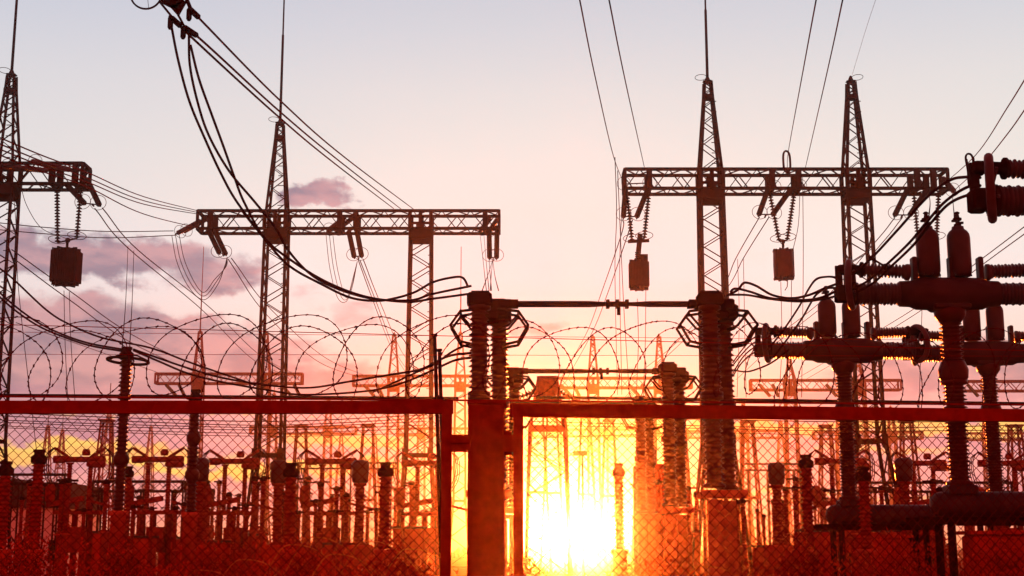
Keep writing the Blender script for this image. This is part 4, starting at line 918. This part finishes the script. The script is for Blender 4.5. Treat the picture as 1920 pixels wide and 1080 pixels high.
tag(mb.build('razor_wire_coil', galv, None, (0, YF, zc)), 'long coil of barbed razor wire looping along the top of the gate', 'razor wire')
CW = 'carrier wires above the gate'
for y0, y1, r, lab in ((607, 660, .0022, 'carrier wire strung level through the upper half of the razor coil'), (622, 640, .0012, 'hair-thin wire running beside the upper carrier wire'), (664, 668, .0013, 'thin carrier wire strung level through the lower half of the razor coil'),
                       (743, 768 - 8, .005, 'thin steel rod running level just above the gate rails')):
    mb = MB(); q = [P(x, y0 + (y1 - y0) * (x + 60) / 2080, fY(x) + .02) for x in (-620, -60, 400, 960, 1400, 2020, 2560)]; mb.tube(q, r, 5); tag(mb.build('carrier_wire', fencep, None, q[0]), lab, 'wire', CW)

# ---------------------------------------------------------------- vegetation
mb = MB()
def blade(mb, x, y, z0, h, w, lean, az_, seg=4):
    d = Vector((math.cos(az_), math.sin(az_), 0)); s = Vector((-d.y, d.x, 0)); vs = []; fs = []
    for k in range(seg + 1):
        t_ = k / seg; c = Vector((x, y, z0)) + d * lean * t_ * t_ + Vector((0, 0, h * (t_ - .35 * (lean / h) * t_ ** 3)))
        ww = w * (1 - t_ * .9); vs += [c - s * ww, c + s * ww]
    fs = [(2 * k, 2 * k + 1, 2 * k + 3, 2 * k + 2) for k in range(seg)]; mb.add(vs, fs, True)
for i in range(15000):
    y = 8.2 + 16 * random.random() ** 1.3; half = y * .42; x = random.uniform(-half, half)
    cl = .5 + .5 * math.sin(x * 1.7 + y) * math.sin(y * 1.1 - x * .6)
    px = 960 + x / y * 2600; dip = max(0, 1 - abs(px - 1120) / 420); hm = 1.0 + .5 * cl - .35 * dip
    h = random.uniform(.5, 1) * hm; blade(mb, x, y, -.05, h, random.uniform(.003, .008), h * random.uniform(.1, .5), random.uniform(0, 6.28))
struct(mb.build('tall_grass', grassm), 'stuff')
o = bpy.data.objects['tall_grass']; o['label'] = 'tall dry grass growing behind the gate'; 
for i, (px, top, Y, dx) in enumerate(((560, 1022, 9, .45), (600, 1008, 9.5, .5), (640, 1040, 9, .4), (780, 1030, 9, .4), (470, 1050, 8.5, .35), (1330, 1062, 9, .4), (390, 1070, 8.5, .3), (700, 1015, 10, .5))):
    q = P(px, top, Y); mb = MB(); b = q + Vector((-.35, 0, 0)); pts = smoothpts([Vector((q.x - .45, Y, 0)), Vector((q.x - .38, Y, q.z * .6)), Vector((q.x - .15, Y, q.z * .95)), q, Vector((q.x + .2, Y - .1, q.z - .08)), Vector((q.x + .2 + dx * .4, Y - .15, q.z - .28))], 5)
    mb.tube(pts, .005, 5, .002)
    for k in range(18):
        c = pts[-1 - k // 2]; blade(mb, c.x, c.y, c.z, .05, .003, .04, random.uniform(0, 6.28), 2)
    tag(mb.build('grass_stalk', grassm, None, Vector((q.x - .45, Y, 0))), ('arching seeded grass stalk, %s from left among the stalks behind the gate' % names[sorted([560, 600, 640, 780, 470, 1330, 390, 700]).index(px)]), 'grass stalk', 'arching grass stalks')
# dense shrubs line low behind the yard gear
def shrub(label, px, top, Y, w, grp):
    q = P(px, top, Y); Wm = w / FPX * Y; t = thing('shrub', label, 'shrub', (q.x, Y, 0), grp)
    mb = MB()
    for i in range(3600):
        a = random.uniform(0, 6.28); r = random.random() ** .5; zz = random.random() ** .7
        rad = Wm / 2 * math.sin(math.pi * min(1, .35 + .6 * zz)) * r
        c = Vector((q.x + rad * math.cos(a), Y + rad * math.sin(a) * .8, .05 + zz * q.z * random.uniform(.75, 1)))
        d = Vector([random.gauss(0, 1) for _ in range(3)]).normalized(); u = d.cross(Vector((0, 0, 1))).normalized(); s = random.uniform(.018, .042) * (Y / 18)
        mb.add([c, c + d * s + u * s * .4, c + d * s * 2, c + d * s - u * s * .4], [(0, 1, 2, 3)])
    mb.build('foliage', leaf, t)
    mb = MB()
    for k in range(6): a = k * 1.05; mb.tube([(q.x, Y, 0), (q.x + Wm * .25 * math.cos(a), Y + Wm * .2 * math.sin(a), q.z * .7)], .02, 5, .008)
    mb.build('stem', leaf, t)
SG = 'low shrubs in front of the yard gear'
for px, top, Y, w, lab in ((60, 1000, 17, 260, 'low shrub at the left edge under the pale building'), (230, 1012, 18, 230, 'low shrub at the foot of the ringed post'), (400, 1005, 18, 240, 'low shrub under the third double-armed breaker'),
                           (560, 1012, 17, 220, 'low shrub right of the left-centre column'), (740, 1010, 18, 240, 'low shrub left of the gate stile'), (1500, 1005, 18, 220, 'low shrub left of the left breaker column'),
                           (1680, 1000, 17, 260, 'low shrub between the two main breaker columns'), (1870, 1000, 17, 260, 'low shrub at the right edge')):
    shrub(lab, px, top, Y, w, SG)
mb = MB()
for i in range(30000):
    y = random.uniform(21, 27); x = random.uniform(-.40, .40) * y; px = 960 + x / y * 2600
    top = 1.38 + .22 * math.sin(x * 1.3) + .15 * math.sin(x * 3.1 + 1) + .1 * math.sin(x * 7.7); top *= 1 - .35 * max(0, 1 - abs(px - 1090) / 160)
    z = random.random() ** .7 * top; c = Vector((x, y, z)); d = Vector([random.gauss(0, 1), random.gauss(0, 1), abs(random.gauss(0, 1)) + .4]).normalized(); u = d.cross(Vector((0, 1, 0))).normalized(); s = random.uniform(.02, .055)
    mb.add([c, c + d * s + u * s * .3, c + d * s * 2, c + d * s - u * s * .3], [(0, 1, 2, 3)])
o = struct(mb.build('scrub', leaf), 'stuff'); o['label'] = 'low tangled scrub covering the ground behind the gate'
# far wood closing the yard
mb = MB()
for i in range(9000):
    x = random.uniform(-125, 125); y = random.uniform(246, 262)
    h = 1.9 + .6 * math.sin(x * .13) + .4 * math.sin(x * .41 + 2); h = max(1.0, h); gap = max(0, 1 - abs(x - 11.5) / 7); h *= (1 - .8 * gap); z = random.random() * h
    c = Vector((x, y, z)); d = Vector([random.gauss(0, 1) for _ in range(3)]).normalized(); u = d.cross(Vector((0, 0, 1))).normalized(); s = random.uniform(.3, .8)
    mb.add([c, c + d * s + u * s * .5, c + d * s * 2, c + d * s - u * s * .5], [(0, 1, 2, 3)])
o = struct(mb.build('far_woodland', leaf), 'stuff'); o['label'] = 'far dark belt of trees on the horizon'

# ---------------------------------------------------------------- air
mb = MB(); mb.box((0, 129, 14.0), (330, 292, 32.0))
hz = struct(mb.build('haze', soil), 'stuff')
hm = bpy.data.materials.new('haze_air'); hm.use_nodes = True; t = hm.node_tree; t.nodes.clear()
pv = t.nodes.new('ShaderNodeVolumePrincipled'); pv.inputs['Color'].default_value = (.97, .93, .92, 1); pv.inputs['Density'].default_value = HAZE; pv.inputs['Anisotropy'].default_value = HAZE_G
mo = t.nodes.new('ShaderNodeOutputMaterial'); t.links.new(pv.outputs[0], mo.inputs['Volume'])
hz.data.materials.clear(); hz.data.materials.append(hm)
for o in bpy.data.objects:
    if '_w' in o: del o['_w']
